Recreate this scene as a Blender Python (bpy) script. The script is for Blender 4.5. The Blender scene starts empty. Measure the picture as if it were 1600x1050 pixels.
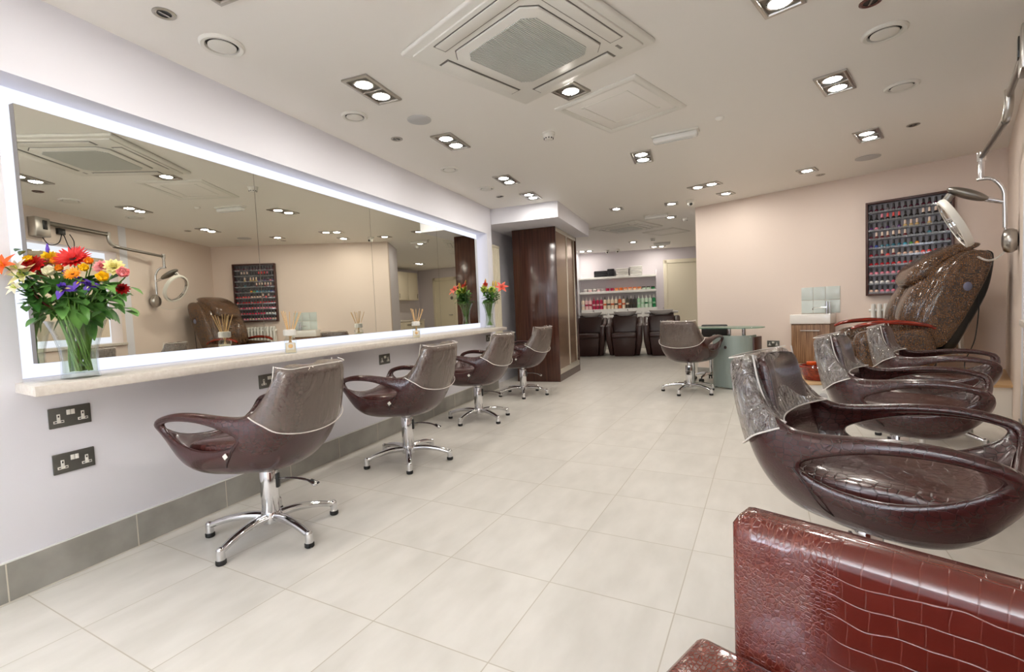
import bpy, bmesh, math, random
from mathutils import Vector, Matrix
random.seed(7)
SC = bpy.context.scene
COL = SC.collection
PI = math.pi
R_ = math.radians

# ------------------------------------------------------------------ camera
CAM_H = 1.03585
cam_d = bpy.data.cameras.new('camera'); cam = bpy.data.objects.new('camera', cam_d); COL.objects.link(cam)
SC.camera = cam
cam_d.sensor_fit = 'HORIZONTAL'; cam_d.sensor_width = 36.0; cam_d.lens = 739.855 / 1600 * 36
cam_d.clip_start = 0.02
CF = Vector((-0.35916, 0.93178, -0.05270)); CR = Vector((0.93293, 0.35744, -0.04252))
CF.normalize(); CU = CR.cross(CF).normalized(); CR = CF.cross(CU).normalized()
cam.matrix_world = Matrix(((CR.x, CU.x, -CF.x, 0), (CR.y, CU.y, -CF.y, 0), (CR.z, CU.z, -CF.z, CAM_H), (0, 0, 0, 1)))

# ------------------------------------------------------------------ world, exposure, daylight, added fill
w = bpy.data.worlds.new('world'); SC.world = w; w.use_nodes = True
bg = w.node_tree.nodes['Background']; bg.inputs[0].default_value = (0.86, 0.93, 1.0, 1); bg.inputs[1].default_value = 1.0
SC.view_settings.view_transform = 'Standard'; SC.view_settings.look = 'None'
SC.view_settings.gamma = 1.0; SC.view_settings.use_curve_mapping = False
SC.view_settings.exposure = 0.42
SC.cycles.max_bounces = 12; SC.cycles.diffuse_bounces = 6; SC.cycles.glossy_bounces = 8
SC.cycles.transmission_bounces = 10; SC.cycles.transparent_max_bounces = 16
SC.cycles.sample_clamp_indirect = 6.0; SC.cycles.caustics_refractive = False; SC.cycles.caustics_reflective = False
SC.cycles.use_denoising = True
LAMP = 138.0        # brightness of the downlight lamps
DAY = 225.0         # daylight through the shop front behind the camera; also scales the added ceiling fill
GLOW = 0.92        # white-blue light panel behind the mirrors

def area(name, loc, rot, sx, sy, power, col):
    d = bpy.data.lights.new(name, 'AREA'); d.shape = 'RECTANGLE'; d.size = sx; d.size_y = sy; d.energy = power; d.color = col
    o = bpy.data.objects.new(name, d); COL.objects.link(o); o.location = loc; o.rotation_euler = rot
    return o
area('daylight', (-1.35, -1.72, 1.3), (R_(90), 0, R_(180)), 2.0, 2.1, DAY, (0.80, 0.90, 1.0))
area('upward_ceiling_fill', (-1.35, -1.66, 0.9), (R_(90 + 42), 0, R_(180)), 2.0, 1.2, DAY * 1.75, (0.84, 0.92, 1.0))  # added low area light tilted up to brighten the ceiling

# ------------------------------------------------------------------ room frame
XW = -2.487; ZC = 2.398
XM = XW - 0.09
ALPHA = R_(-7.057); TILE = 0.456; TX, TY = -1.4951, 1.3306
BC = Vector((2.839, 6.03))                                   # far right corner of the room
WA = R_(67.0); WD = Vector((math.cos(WA), math.sin(WA))); WN = Vector((-WD.y, WD.x))
def RW(s, off, z):                                           # along the right wall: s from the corner towards the viewer, off into the room
    p = BC - WD * s + WN * off
    return Vector((p.x, p.y, z))
BA = R_(-25.5); BD = Vector((math.cos(BA), math.sin(BA))); BN = Vector((math.sin(BA), -math.cos(BA)))
BP = Vector((0.05, 7.36))
def BW(s, off, z):
    p = BP + BD * s + BN * off
    return Vector((p.x, p.y, z))
KA = R_(9.4); KD = Vector((math.cos(KA), math.sin(KA))); KN = Vector((math.sin(KA), -math.cos(KA)))
KP = Vector((-2.7, 11.86))
def KW(s, off, z):
    p = KP + KD * s + KN * off
    return Vector((p.x, p.y, z))

# ------------------------------------------------------------------ materials
def lin(c):
    return tuple((x / 12.92 if x <= 0.04045 else ((x + 0.055) / 1.055) ** 2.4) for x in [v / 255 for v in c])
def mat(name, c, rough=0.5, metal=0.0, **k):
    m = bpy.data.materials.new(name); m.use_nodes = True
    b = m.node_tree.nodes['Principled BSDF']
    b.inputs['Base Color'].default_value = (*lin(c), 1); b.inputs['Roughness'].default_value = rough; b.inputs['Metallic'].default_value = metal
    for kk, v in k.items(): b.inputs[kk.replace('_', ' ')].default_value = v
    return m
def nodes(m): return m.node_tree.nodes, m.node_tree.links, m.node_tree.nodes['Principled BSDF']
def tcoord(m, kind='Object', scale=(1, 1, 1), rot=(0, 0, 0)):
    n, l, b = nodes(m)
    t = n.new('ShaderNodeTexCoord'); mp = n.new('ShaderNodeMapping')
    mp.inputs['Scale'].default_value = scale; mp.inputs['Rotation'].default_value = rot
    l.new(t.outputs[kind], mp.inputs['Vector']); return mp.outputs['Vector']
def noise_color(m, c1, c2, scale=5, stretch=(1, 1, 1), detail=4, kind='Object', lo=0.35, hi=0.65):
    n, l, b = nodes(m)
    v = tcoord(m, kind, stretch)
    t = n.new('ShaderNodeTexNoise'); t.inputs['Scale'].default_value = scale; t.inputs['Detail'].default_value = detail
    r = n.new('ShaderNodeValToRGB'); r.color_ramp.elements[0].color = (*lin(c1), 1); r.color_ramp.elements[1].color = (*lin(c2), 1)
    r.color_ramp.elements[0].position = lo; r.color_ramp.elements[1].position = hi
    l.new(v, t.inputs['Vector']); l.new(t.outputs['Fac'], r.inputs['Fac']); l.new(r.outputs['Color'], b.inputs['Base Color'])
    return t
def bump_noise(m, scale, strength, dist=0.01, detail=3, stretch=(1, 1, 1)):
    n, l, b = nodes(m)
    v = tcoord(m, 'Object', stretch)
    t = n.new('ShaderNodeTexNoise'); t.inputs['Scale'].default_value = scale; t.inputs['Detail'].default_value = detail
    bp = n.new('ShaderNodeBump'); bp.inputs['Strength'].default_value = strength; bp.inputs['Distance'].default_value = dist
    l.new(v, t.inputs['Vector']); l.new(t.outputs['Fac'], bp.inputs['Height']); l.new(bp.outputs['Normal'], b.inputs['Normal'])

M = {}
M['white_wall'] = mat('white_wall_paint', (231, 231, 238), 0.55)
M['beige_wall'] = mat('beige_wall_paint', (231, 215, 203), 0.55)
M['lilac_wall'] = mat('lilac_wall_paint', (222, 216, 221), 0.55)
M['ceiling'] = mat('ceiling_paint', (243, 240, 234), 0.5)
M['white_gloss'] = mat('white_gloss', (240, 240, 236), 0.25)
M['white_plastic'] = mat('white_plastic', (232, 230, 222), 0.4)
M['grey_plastic'] = mat('grey_plastic', (196, 196, 196), 0.5)
M['grille'] = mat('grille_slats', (214, 216, 210), 0.5)
M['grille_back'] = mat('grille_filter', (170, 172, 168), 0.7)
M['pad_blue'] = mat('blue_grey_pad', (104, 106, 128), 0.5)
M['cream_paint'] = mat('cream_paint', (236, 228, 205), 0.35)
M['stone'] = mat('pale_stone', (222, 214, 204), 0.35); noise_color(M['stone'], (214, 205, 194), (226, 219, 209), 60)
M['chrome'] = mat('chrome', (222, 222, 224), 0.07, 1.0)
M['satin'] = mat('satin_steel', (186, 182, 176), 0.28, 1.0)
M['nickel'] = mat('brushed_nickel', (140, 136, 130), 0.35, 1.0)
M['alu'] = mat('pale_aluminium', (214, 208, 194), 0.3, 0.6)
M['black_rubber'] = mat('black_rubber', (18, 18, 18), 0.6)
M['black_plastic'] = mat('black_plastic', (24, 26, 26), 0.3)
M['dark_gap'] = mat('dark_gap', (36, 33, 30), 0.8)
M['mirror'] = mat('mirror_glass', (241, 241, 230), 0.0, 1.0)
M['mirror_edge'] = mat('mirror_edge', (150, 140, 122), 0.3)
M['seam'] = mat('mirror_seam', (90, 86, 78), 0.5)
M['skirt'] = mat('grey_skirting_tile', (158, 156, 149), 0.35); noise_color(M['skirt'], (148, 146, 139), (166, 164, 157), 6)
M['grout'] = mat('grout', (210, 204, 190), 0.8)
M['towel_dark'] = mat('charcoal_towel', (52, 52, 56), 0.95)
M['towel_white'] = mat('white_towel', (236, 234, 230), 0.95)
M['ceramic'] = mat('ceramic', (240, 238, 234), 0.08)
M['frosted'] = mat('frosted_green_glass', (150, 163, 157), 0.3)
M['black_leather'] = mat('black_leather', (30, 27, 27), 0.35)
M['wood_light'] = mat('oak_edge', (206, 172, 128), 0.4); noise_color(M['wood_light'], (194, 158, 112), (216, 184, 142), 6, (1, 14, 14))
M['walnut'] = mat('walnut_veneer', (140, 104, 76), 0.4); noise_color(M['walnut'], (104, 72, 48), (160, 124, 92), 5, (16, 16, 0.8), 5)
M['wenge'] = mat('dark_gloss_wood', (66, 38, 30), 0.16); noise_color(M['wenge'], (58, 32, 24), (84, 50, 38), 3, (12, 12, 0.5), 5)
M['bronze_mirror'] = mat('bronze_tinted_glass', (158, 130, 108), 0.22, 0.55)
M['rack_wood'] = mat('rack_wood', (70, 36, 28), 0.35)
M['rack_back'] = mat('rack_back', (120, 116, 124), 0.35)
M['red_lacquer'] = mat('red_lacquered_wood', (122, 28, 14), 0.08); M['red_lacquer'].node_tree.nodes['Principled BSDF'].inputs['Coat Weight'].default_value = 0.6
noise_color(M['red_lacquer'], (96, 18, 10), (150, 40, 16), 4, (2, 18, 18))
M['copper'] = mat('orange_glaze', (214, 84, 30), 0.2)
M['leaf'] = mat('green_leaf', (58, 104, 44), 0.45); noise_color(M['leaf'], (52, 104, 40), (112, 160, 78), 9)
M['stem'] = mat('green_stem', (96, 140, 52), 0.45)
M['twig'] = mat('red_brown_twig', (110, 40, 30), 0.5)
M['reed'] = mat('reed', (222, 184, 130), 0.7)
M['kitchen'] = mat('kitchen_front', (226, 216, 196), 0.35)

def glass(name, c, rough=0.0, fac=0.85, haze=0.0, hazec=(220, 220, 215), base=0.04):
    """thin clear sheet: mostly see-through, with a glossy coat"""
    m = bpy.data.materials.new(name); m.use_nodes = True
    n, l = m.node_tree.nodes, m.node_tree.links
    n.clear()
    out = n.new('ShaderNodeOutputMaterial'); tr = n.new('ShaderNodeBsdfTransparent'); tr.inputs[0].default_value = (*lin(c), 1)
    gl = n.new('ShaderNodeBsdfGlossy'); gl.inputs['Roughness'].default_value = rough
    fr = n.new('ShaderNodeLayerWeight'); fr.inputs['Blend'].default_value = 0.5
    pw = n.new('ShaderNodeMath'); pw.operation = 'POWER'; pw.inputs[1].default_value = 4.0; l.new(fr.outputs['Facing'], pw.inputs[0])
    ma = n.new('ShaderNodeMath'); ma.operation = 'MULTIPLY_ADD'; ma.inputs[1].default_value = 0.75; ma.inputs[2].default_value = base; l.new(pw.outputs[0], ma.inputs[0])
    mx = n.new('ShaderNodeMixShader'); l.new(ma.outputs[0], mx.inputs[0]); l.new(tr.outputs[0], mx.inputs[1]); l.new(gl.outputs[0], mx.inputs[2])
    last = mx
    if haze:
        df = n.new('ShaderNodeBsdfDiffuse'); df.inputs[0].default_value = (*lin(hazec), 1)
        m2 = n.new('ShaderNodeMixShader'); m2.inputs[0].default_value = haze
        l.new(mx.outputs[0], m2.inputs[1]); l.new(df.outputs[0], m2.inputs[2]); last = m2
    l.new(last.outputs[0], out.inputs['Surface'])
    m['fresnel'] = 1
    return m
M['glass'] = glass('clear_glass', (250, 252, 251), 0.0)
M['green_glass'] = glass('green_edged_glass', (206, 228, 218), 0.0, haze=0.12, hazec=(150, 200, 180))
M['clear_acrylic'] = glass('clear_acrylic', (235, 238, 240), 0.05, haze=0.22, hazec=(190, 194, 200))
M['water'] = glass('vase_water', (244, 247, 238), 0.0)
# transparent protective plastic: fairly smooth, and crinkled; haze paints in the pale room's reflection
def plastic(key, name, base, haze, hazec, scale, strength, dist):
    pl = glass(name, (222, 215, 208), 0.06, haze=haze, hazec=hazec, base=base); M[key] = pl
    n_, l_ = pl.node_tree.nodes, pl.node_tree.links
    tc = n_.new('ShaderNodeTexCoord'); mp = n_.new('ShaderNodeMapping'); mp.inputs['Scale'].default_value = (1, 1, 0.55)
    ns = n_.new('ShaderNodeTexNoise'); ns.inputs['Scale'].default_value = scale; ns.inputs['Detail'].default_value = 3; ns.inputs['Distortion'].default_value = 2.4
    bp = n_.new('ShaderNodeBump'); bp.inputs['Strength'].default_value = strength; bp.inputs['Distance'].default_value = dist
    l_.new(tc.outputs['Object'], mp.inputs[0]); l_.new(mp.outputs[0], ns.inputs['Vector']); l_.new(ns.outputs['Fac'], bp.inputs['Height'])
    for nd in n_:
        if nd.type in ('BSDF_GLOSSY', 'LAYER_WEIGHT', 'BSDF_DIFFUSE'): l_.new(bp.outputs[0], nd.inputs['Normal'])
plastic('plastic', 'clear_plastic_cover', 0.09, 0.15, (206, 190, 178), 9, 0.45, 0.02)
plastic('plastic_crinkled', 'crinkled_plastic_cover', 0.30, 0.13, (214, 204, 200), 17, 1.0, 0.05)
M['hem'] = mat('plastic_hem', (232, 226, 220), 0.3)

def emit(name, c, s):
    m = bpy.data.materials.new(name); m.use_nodes = True
    n, l = m.node_tree.nodes, m.node_tree.links; n.clear()
    o = n.new('ShaderNodeOutputMaterial'); e = n.new('ShaderNodeEmission'); e.inputs[0].default_value = (*c, 1); e.inputs[1].default_value = s
    l.new(e.outputs[0], o.inputs[0]); return m
M['lamp'] = emit('lamp_light', (1.0, 0.945, 0.87), LAMP)
M['lamp_back'] = emit('lamp_light_warm', (1.0, 0.92, 0.82), LAMP * 0.95)
M['glow'] = emit('mirror_backlight', (0.82, 0.85, 1.0), GLOW)

def croc(name, c1, c2, rough, scale, strength, stretch=(1, 1, 1), coat=0.5, edge=0.09):
    m = mat(name, c1, rough)
    n, l, b = nodes(m)
    v = tcoord(m, 'Object', stretch)
    nz = n.new('ShaderNodeTexNoise'); nz.inputs['Scale'].default_value = scale * 0.25; nz.inputs['Detail'].default_value = 1
    ad = n.new('ShaderNodeMixRGB'); ad.blend_type = 'LINEAR_LIGHT'; ad.inputs[0].default_value = 0.012
    l.new(v, ad.inputs[1]); l.new(nz.outputs['Color'], ad.inputs[2]); l.new(v, nz.inputs['Vector'])
    vo = n.new('ShaderNodeTexVoronoi'); vo.feature = 'DISTANCE_TO_EDGE'; vo.inputs['Scale'].default_value = scale; vo.inputs['Randomness'].default_value = 0.55
    l.new(ad.outputs[0], vo.inputs['Vector'])
    mr = n.new('ShaderNodeMapRange'); mr.inputs['From Min'].default_value = 0.0; mr.inputs['From Max'].default_value = edge; mr.interpolation_type = 'SMOOTHSTEP'
    l.new(vo.outputs['Distance'], mr.inputs['Value'])
    bp = n.new('ShaderNodeBump'); bp.inputs['Strength'].default_value = strength; bp.inputs['Distance'].default_value = 0.004
    l.new(mr.outputs['Result'], bp.inputs['Height']); l.new(bp.outputs['Normal'], b.inputs['Normal'])
    mx = n.new('ShaderNodeMixRGB'); mx.inputs[1].default_value = (*lin(c2), 1); mx.inputs[2].default_value = (*lin(c1), 1)
    l.new(mr.outputs['Result'], mx.inputs[0]); l.new(mx.outputs[0], b.inputs['Base Color'])
    b.inputs['Coat Weight'].default_value = coat; b.inputs['Coat Roughness'].default_value = 0.1
    return m
M['leather'] = croc('brown_embossed_leather', (62, 29, 28), (54, 24, 23), 0.26, 40, 0.12, (1, 1, 1.5), 0.4)
M['leather_seat'] = croc('brown_embossed_seat_leather', (78, 40, 36), (58, 27, 24), 0.26, 34, 0.3, (1, 1, 1), 0.4)
m = mat('red_brown_embossed_leather', (112, 40, 28), 0.2); M['leather_red'] = m
n, l, b = nodes(m)
tc = n.new('ShaderNodeTexCoord'); sp = n.new('ShaderNodeSeparateXYZ'); l.new(tc.outputs['Object'], sp.inputs[0])
wv = n.new('ShaderNodeTexNoise'); wv.inputs['Scale'].default_value = 7; wv.inputs['Detail'].default_value = 2; l.new(tc.outputs['Object'], wv.inputs['Vector'])
def mth(op, a, b_=None, c_=None):
    nd = n.new('ShaderNodeMath'); nd.operation = op
    for k_, v_ in enumerate((a, b_, c_)):
        if v_ is None: continue
        if hasattr(v_, 'links'): l.new(v_, nd.inputs[k_])
        else: nd.inputs[k_].default_value = v_
    return nd.outputs[0]
vz = mth('SUBTRACT', sp.outputs['Z'], sp.outputs['Y'])
vz = mth('ADD', vz, mth('MULTIPLY', mth('SUBTRACT', wv.outputs['Fac'], 0.5), 0.05))
wb = n.new('ShaderNodeTexNoise'); wb.inputs['Scale'].default_value = 3.0; wb.inputs['Detail'].default_value = 1; l.new(tc.outputs['Object'], wb.inputs['Vector'])
vz = mth('ADD', vz, mth('MULTIPLY', wb.outputs['Fac'], 0.07)); vz = mth('DIVIDE', vz, 0.034)
row = mth('FLOOR', vz); fz = mth('PINGPONG', vz, 0.5)
ux = mth('ADD', mth('DIVIDE', sp.outputs['X'], 0.030), mth('MULTIPLY', mth('SINE', mth('MULTIPLY', row, 12.9)), 0.5)); ux = mth('ADD', ux, mth('MULTIPLY', wv.outputs['Fac'], 1.1))
fx = mth('PINGPONG', ux, 0.5)
def line(dist, w_):
    q_ = n.new('ShaderNodeMapRange'); q_.interpolation_type = 'SMOOTHSTEP'; q_.inputs['From Max'].default_value = w_; q_.inputs['To Min'].default_value = 1.0; q_.inputs['To Max'].default_value = 0.0; l.new(dist, q_.inputs['Value']); return q_.outputs[0]
plates = mth('MAXIMUM', line(fz, 0.06), mth('MULTIPLY', line(fx, 0.05), 0.35))
cbn = n.new('ShaderNodeCombineXYZ'); l.new(sp.outputs['X'], cbn.inputs[0]); l.new(mth('MULTIPLY', vz, 0.034), cbn.inputs[1])
vo = n.new('ShaderNodeTexVoronoi'); vo.feature = 'DISTANCE_TO_EDGE'; vo.inputs['Scale'].default_value = 135; vo.inputs['Randomness'].default_value = 0.7; l.new(cbn.outputs[0], vo.inputs['Vector'])
ve = n.new('ShaderNodeMapRange'); ve.inputs['From Max'].default_value = 0.14; ve.inputs['To Min'].default_value = 1.0; ve.inputs['To Max'].default_value = 0.0; l.new(vo.outputs['Distance'], ve.inputs['Value'])
gx = n.new('ShaderNodeMapRange'); gx.inputs['From Min'].default_value = 0.10; gx.inputs['From Max'].default_value = 0.17; l.new(mth('ADD', sp.outputs['X'], mth('MULTIPLY', mth('SUBTRACT', wv.outputs['Fac'], 0.5), 0.25)), gx.inputs['Value'])
hm = n.new('ShaderNodeMixRGB'); l.new(gx.outputs[0], hm.inputs[0]); l.new(ve.outputs[0], hm.inputs[1]); l.new(plates, hm.inputs[2])
bp = n.new('ShaderNodeBump'); bp.invert = True; bp.inputs['Strength'].default_value = 0.4; bp.inputs['Distance'].default_value = 0.0025; l.new(hm.outputs[0], bp.inputs['Height']); l.new(bp.outputs[0], b.inputs['Normal'])
cm = n.new('ShaderNodeMixRGB'); cm.inputs[1].default_value = (*lin((98, 34, 25)), 1); cm.inputs[2].default_value = (*lin((122, 56, 43)), 1); l.new(hm.outputs[0], cm.inputs[0]); l.new(cm.outputs[0], b.inputs['Base Color'])  # scale and plate lines painted lighter, standing in for glints
b.inputs['Coat Weight'].default_value = 0.6; b.inputs['Coat Roughness'].default_value = 0.06
M['leather_seam'] = mat('dark_seam', (36, 18, 17), 0.4)
M['leather_wash'] = mat('dark_brown_leather', (58, 34, 30), 0.3); bump_noise(M['leather_wash'], 14, 0.25, 0.01)
M['leather_tan'] = croc('tan_embossed_leather', (122, 82, 44), (40, 22, 12), 0.22, 78, 0.8, (1, 1, 1), 0.8, 0.30)

# floor tiles
m = mat('floor_tiles', (214, 207, 194), 0.32); M['floor'] = m
n, l, b = nodes(m)
g = n.new('ShaderNodeNewGeometry'); mp = n.new('ShaderNodeMapping'); mp.vector_type = 'TEXTURE'
mp.inputs['Location'].default_value = (TX, TY, 0); mp.inputs['Rotation'].default_value = (0, 0, ALPHA); mp.inputs['Scale'].default_value = (TILE, TILE, 1)
l.new(g.outputs['Position'], mp.inputs['Vector'])
sp = n.new('ShaderNodeSeparateXYZ'); l.new(mp.outputs[0], sp.inputs[0])
edges = []
cells = []
for ax in 'XY':
    fr = n.new('ShaderNodeMath'); fr.operation = 'FRACT'; l.new(sp.outputs[ax], fr.inputs[0])
    pp = n.new('ShaderNodeMath'); pp.operation = 'PINGPONG'; pp.inputs[1].default_value = 0.5; l.new(fr.outputs[0], pp.inputs[0])
    edges.append(pp)
    fl = n.new('ShaderNodeMath'); fl.operation = 'FLOOR'; l.new(sp.outputs[ax], fl.inputs[0]); cells.append(fl)
mn = n.new('ShaderNodeMath'); mn.operation = 'MINIMUM'; l.new(edges[0].outputs[0], mn.inputs[0]); l.new(edges[1].outputs[0], mn.inputs[1])
mr = n.new('ShaderNodeMapRange'); mr.inputs['From Min'].default_value = 0.0022; mr.inputs['From Max'].default_value = 0.0058; l.new(mn.outputs[0], mr.inputs['Value'])
cb = n.new('ShaderNodeCombineXYZ'); l.new(cells[0].outputs[0], cb.inputs[0]); l.new(cells[1].outputs[0], cb.inputs[1])
wn = n.new('ShaderNodeTexWhiteNoise'); l.new(cb.outputs[0], wn.inputs['Vector'])
nz = n.new('ShaderNodeTexNoise'); nz.inputs['Scale'].default_value = 3.0; nz.inputs['Detail'].default_value = 5
st = n.new('ShaderNodeMapping'); st.inputs['Scale'].default_value = (1.5, 0.6, 1); l.new(mp.outputs[0], st.inputs[0])
ofs = n.new('ShaderNodeVectorMath'); ofs.operation = 'ADD'; l.new(st.outputs[0], ofs.inputs[0])
sc3 = n.new('ShaderNodeVectorMath'); sc3.operation = 'SCALE'; sc3.inputs['Scale'].default_value = 9.0; l.new(wn.outputs['Color'], sc3.inputs[0]); l.new(sc3.outputs[0], ofs.inputs[1])
l.new(ofs.outputs[0], nz.inputs['Vector'])
rp = n.new('ShaderNodeValToRGB'); rp.color_ramp.elements[0].color = (*lin((200, 196, 187)), 1); rp.color_ramp.elements[1].color = (*lin((214, 210, 202)), 1)
rp.color_ramp.elements[0].position = 0.3; rp.color_ramp.elements[1].position = 0.7
l.new(nz.outputs['Fac'], rp.inputs['Fac'])
mx = n.new('ShaderNodeMixRGB'); mx.inputs[1].default_value = (*lin((176, 168, 152)), 1); l.new(mr.outputs[0], mx.inputs[0]); l.new(rp.outputs[0], mx.inputs[2])
l.new(mx.outputs[0], b.inputs['Base Color'])
rr = n.new('ShaderNodeMapRange'); rr.inputs['To Min'].default_value = 0.26; rr.inputs['To Max'].default_value = 0.42; l.new(nz.outputs['Fac'], rr.inputs['Value']); l.new(rr.outputs[0], b.inputs['Roughness'])

# ------------------------------------------------------------------ mesh helpers
def new(): return bmesh.new()
def put(bm, verts, faces, mi=0, smooth=True):
    vs = [bm.verts.new(v) for v in verts]
    for f in faces:
        try:
            fc = bm.faces.new([vs[i] for i in f]); fc.material_index = mi; fc.smooth = smooth
        except ValueError: pass
    return vs
def box(bm, c, s, bev=0.0, mi=0, mtx=None, seg=2):
    t = bmesh.new(); bmesh.ops.create_cube(t, size=1.0)
    for v in t.verts: v.co = Vector((v.co.x * s[0], v.co.y * s[1], v.co.z * s[2]))
    if bev: bmesh.ops.bevel(t, geom=list(t.edges), offset=bev, segments=seg, profile=0.5, affect='EDGES')
    T = Matrix.Translation(Vector(c))
    if mtx is not None: T = T @ mtx
    merge(bm, t, T, mi)
def merge(bm, t, T, mi=0):
    t.verts.index_update()
    vs = [bm.verts.new(T @ v.co) for v in t.verts]
    for f in t.faces:
        fc = bm.faces.new([vs[v.index] for v in f.verts]); fc.material_index = mi; fc.smooth = True
    t.free()
def frame_from(d):
    d = Vector(d).normalized(); a = Vector((0, 0, 1)) if abs(d.z) < 0.95 else Vector((1, 0, 0))
    u = a.cross(d).normalized(); v = d.cross(u); return u, v
def ringpts(c, u, v, r, n, r2=None):
    r2 = r if r2 is None else r2
    return [Vector(c) + u * (math.cos(2 * PI * i / n) * r) + v * (math.sin(2 * PI * i / n) * r2) for i in range(n)]
def loft(bm, rings, caps=True, mi=0, closed=False):
    n = len(rings[0]); vs = []
    for r in rings: vs.append([bm.verts.new(p) for p in r])
    m = len(rings)
    for i in range(m if closed else m - 1):
        a, b2 = vs[i], vs[(i + 1) % m]
        for j in range(n):
            f = bm.faces.new((a[j], a[(j + 1) % n], b2[(j + 1) % n], b2[j])); f.material_index = mi; f.smooth = True
    if caps and not closed:
        f = bm.faces.new(list(reversed(vs[0]))); f.material_index = mi
        f = bm.faces.new(vs[-1]); f.material_index = mi
    return vs
def cyl(bm, p0, p1, r0, r1=None, n=20, mi=0):
    p0, p1 = Vector(p0), Vector(p1); u, v = frame_from(p1 - p0); r1 = r0 if r1 is None else r1
    loft(bm, [ringpts(p0, u, v, r0, n), ringpts(p1, u, v, r1, n)], True, mi)
def lathe(bm, prof, n=24, T=None, mi=0, caps=True):
    T = T or Matrix.Identity(4)
    rings = [[T @ Vector((math.cos(2 * PI * i / n) * r, math.sin(2 * PI * i / n) * r, z)) for i in range(n)] for r, z in prof]
    loft(bm, rings, caps, mi)
def tube(bm, pts, rad, n=8, mi=0, closed=False, flat=1.0):
    pts = [Vector(p) for p in pts]; m = len(pts)
    rs = rad if isinstance(rad, (list, tuple)) else [rad] * m
    rings = []; u = None
    for i, p in enumerate(pts):
        if closed: d = pts[(i + 1) % m] - pts[i - 1]
        else: d = pts[min(i + 1, m - 1)] - pts[max(i - 1, 0)]
        d.normalize()
        if u is None: u, v = frame_from(d)
        else:
            u = (u - d * u.dot(d)).normalized(); v = d.cross(u)
        rings.append(ringpts(p, u, v, rs[i], n, rs[i] * flat))
    loft(bm, rings, True, mi, closed)
def smooth_path(pts, k=6):
    pts = [Vector(p) for p in pts]; out = []
    for i in range(len(pts) - 1):
        p0, p1, p2, p3 = pts[max(i - 1, 0)], pts[i], pts[i + 1], pts[min(i + 2, len(pts) - 1)]
        for j in range(k):
            t = j / k
            out.append(0.5 * ((2 * p1) + (p2 - p0) * t + (2 * p0 - 5 * p1 + 4 * p2 - p3) * t * t + (3 * p1 - p0 - 3 * p2 + p3) * t ** 3))
    out.append(pts[-1]); return out
def prism(bm, poly, z0, z1, mi=0, T=None, bev=0.0):
    t = bmesh.new(); n = len(poly)
    a = [t.verts.new((p[0], p[1], z0)) for p in poly]; b2 = [t.verts.new((p[0], p[1], z1)) for p in poly]
    t.faces.new(list(reversed(a))); t.faces.new(b2)
    for i in range(n): t.faces.new((a[i], a[(i + 1) % n], b2[(i + 1) % n], b2[i]))
    if bev: bmesh.ops.bevel(t, geom=list(t.edges), offset=bev, segments=2, profile=0.5, affect='EDGES')
    merge(bm, t, T or Matrix.Identity(4), mi)
def quad(bm, a, b2, c, d, mi=0):
    f = bm.faces.new([bm.verts.new(p) for p in (a, b2, c, d)]); f.material_index = mi
def ball(bm, c, r, mi=0, s=(1, 1, 1), seg=14, rg=9, T=None):
    t = bmesh.new(); bmesh.ops.create_uvsphere(t, u_segments=seg, v_segments=rg, radius=1.0)
    Mx = Matrix.Translation(Vector(c)) @ (T or Matrix.Identity(4)) @ Matrix.Diagonal((r * s[0], r * s[1], r * s[2], 1))
    merge(bm, t, Mx, mi)

def rectframe(bm, w_, h_, prof, mi=0):
    """mitred rectangular frame; prof = (inset from the outer edge, z) outline"""
    rings = []
    for sx, sy in ((-1, -1), (1, -1), (1, 1), (-1, 1)):
        rings.append([Vector((sx * (w_ / 2 - i), sy * (h_ / 2 - i), z)) for i, z in prof])
    loft(bm, rings, closed=True, mi=mi)
def obj(name, bm, mats, parent=None, angle=38, fix=True, mods=()):
    me = bpy.data.meshes.new(name)
    if fix: bmesh.ops.recalc_face_normals(bm, faces=bm.faces)
    bm.to_mesh(me); bm.free()
    for mm in (mats if isinstance(mats, (list, tuple)) else [mats]): me.materials.append(M[mm] if isinstance(mm, str) else mm)
    me.set_sharp_from_angle(angle=R_(angle))
    o = bpy.data.objects.new(name, me); COL.objects.link(o)
    if parent is not None: o.parent = parent
    for kind, kw in mods:
        md = o.modifiers.new(kind.lower(), kind)
        for k, v in kw.items(): setattr(md, k, v)
    return o
def tag(o, label, cat, group=None, kind=None):
    o['label'] = label; o['category'] = cat
    if group: o['group'] = group
    if kind: o['kind'] = kind
    return o
def thing(name, label, cat, loc=(0, 0, 0), rz=0.0, group=None, rot=None):
    o = bpy.data.objects.new(name, None); o.empty_display_size = 0.1; COL.objects.link(o)
    o.location = loc; o.rotation_euler = rot if rot is not None else (0, 0, rz)
    return tag(o, label, cat, group)
def struct(name, bm, m, parent=None, **k):
    o = obj(name, bm, m, parent, **k)
    if parent is None: o['kind'] = 'structure'
    return o
KIDS = {}
def kids(o): return [c for c in COL.objects if c.parent == o]
def dup(root, loc=None, rz=None, label=None, group=None):
    def cp(o, par):
        c = o.copy(); COL.objects.link(c); c.parent = par
        for ch in list(o.children): cp(ch, c)
        return c
    r = cp(root, None)
    if loc is not None: r.location = loc
    if rz is not None: r.rotation_euler = (0, 0, rz)
    if label: r['label'] = label
    if group: r['group'] = group
    return r
def wall_between(name, a, b2, z0, z1, th, m, kind='structure'):
    a, b2 = Vector(a), Vector(b2); d = b2 - a; bm = new(); box(bm, (d.length / 2, -th / 2, (z1 - z0) / 2), (d.length, abs(th), z1 - z0))
    o = obj(name, bm, m); o.location = (a.x, a.y, z0); o.rotation_euler = (0, 0, math.atan2(d.y, d.x))
    if kind: o['kind'] = kind
    return o
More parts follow.
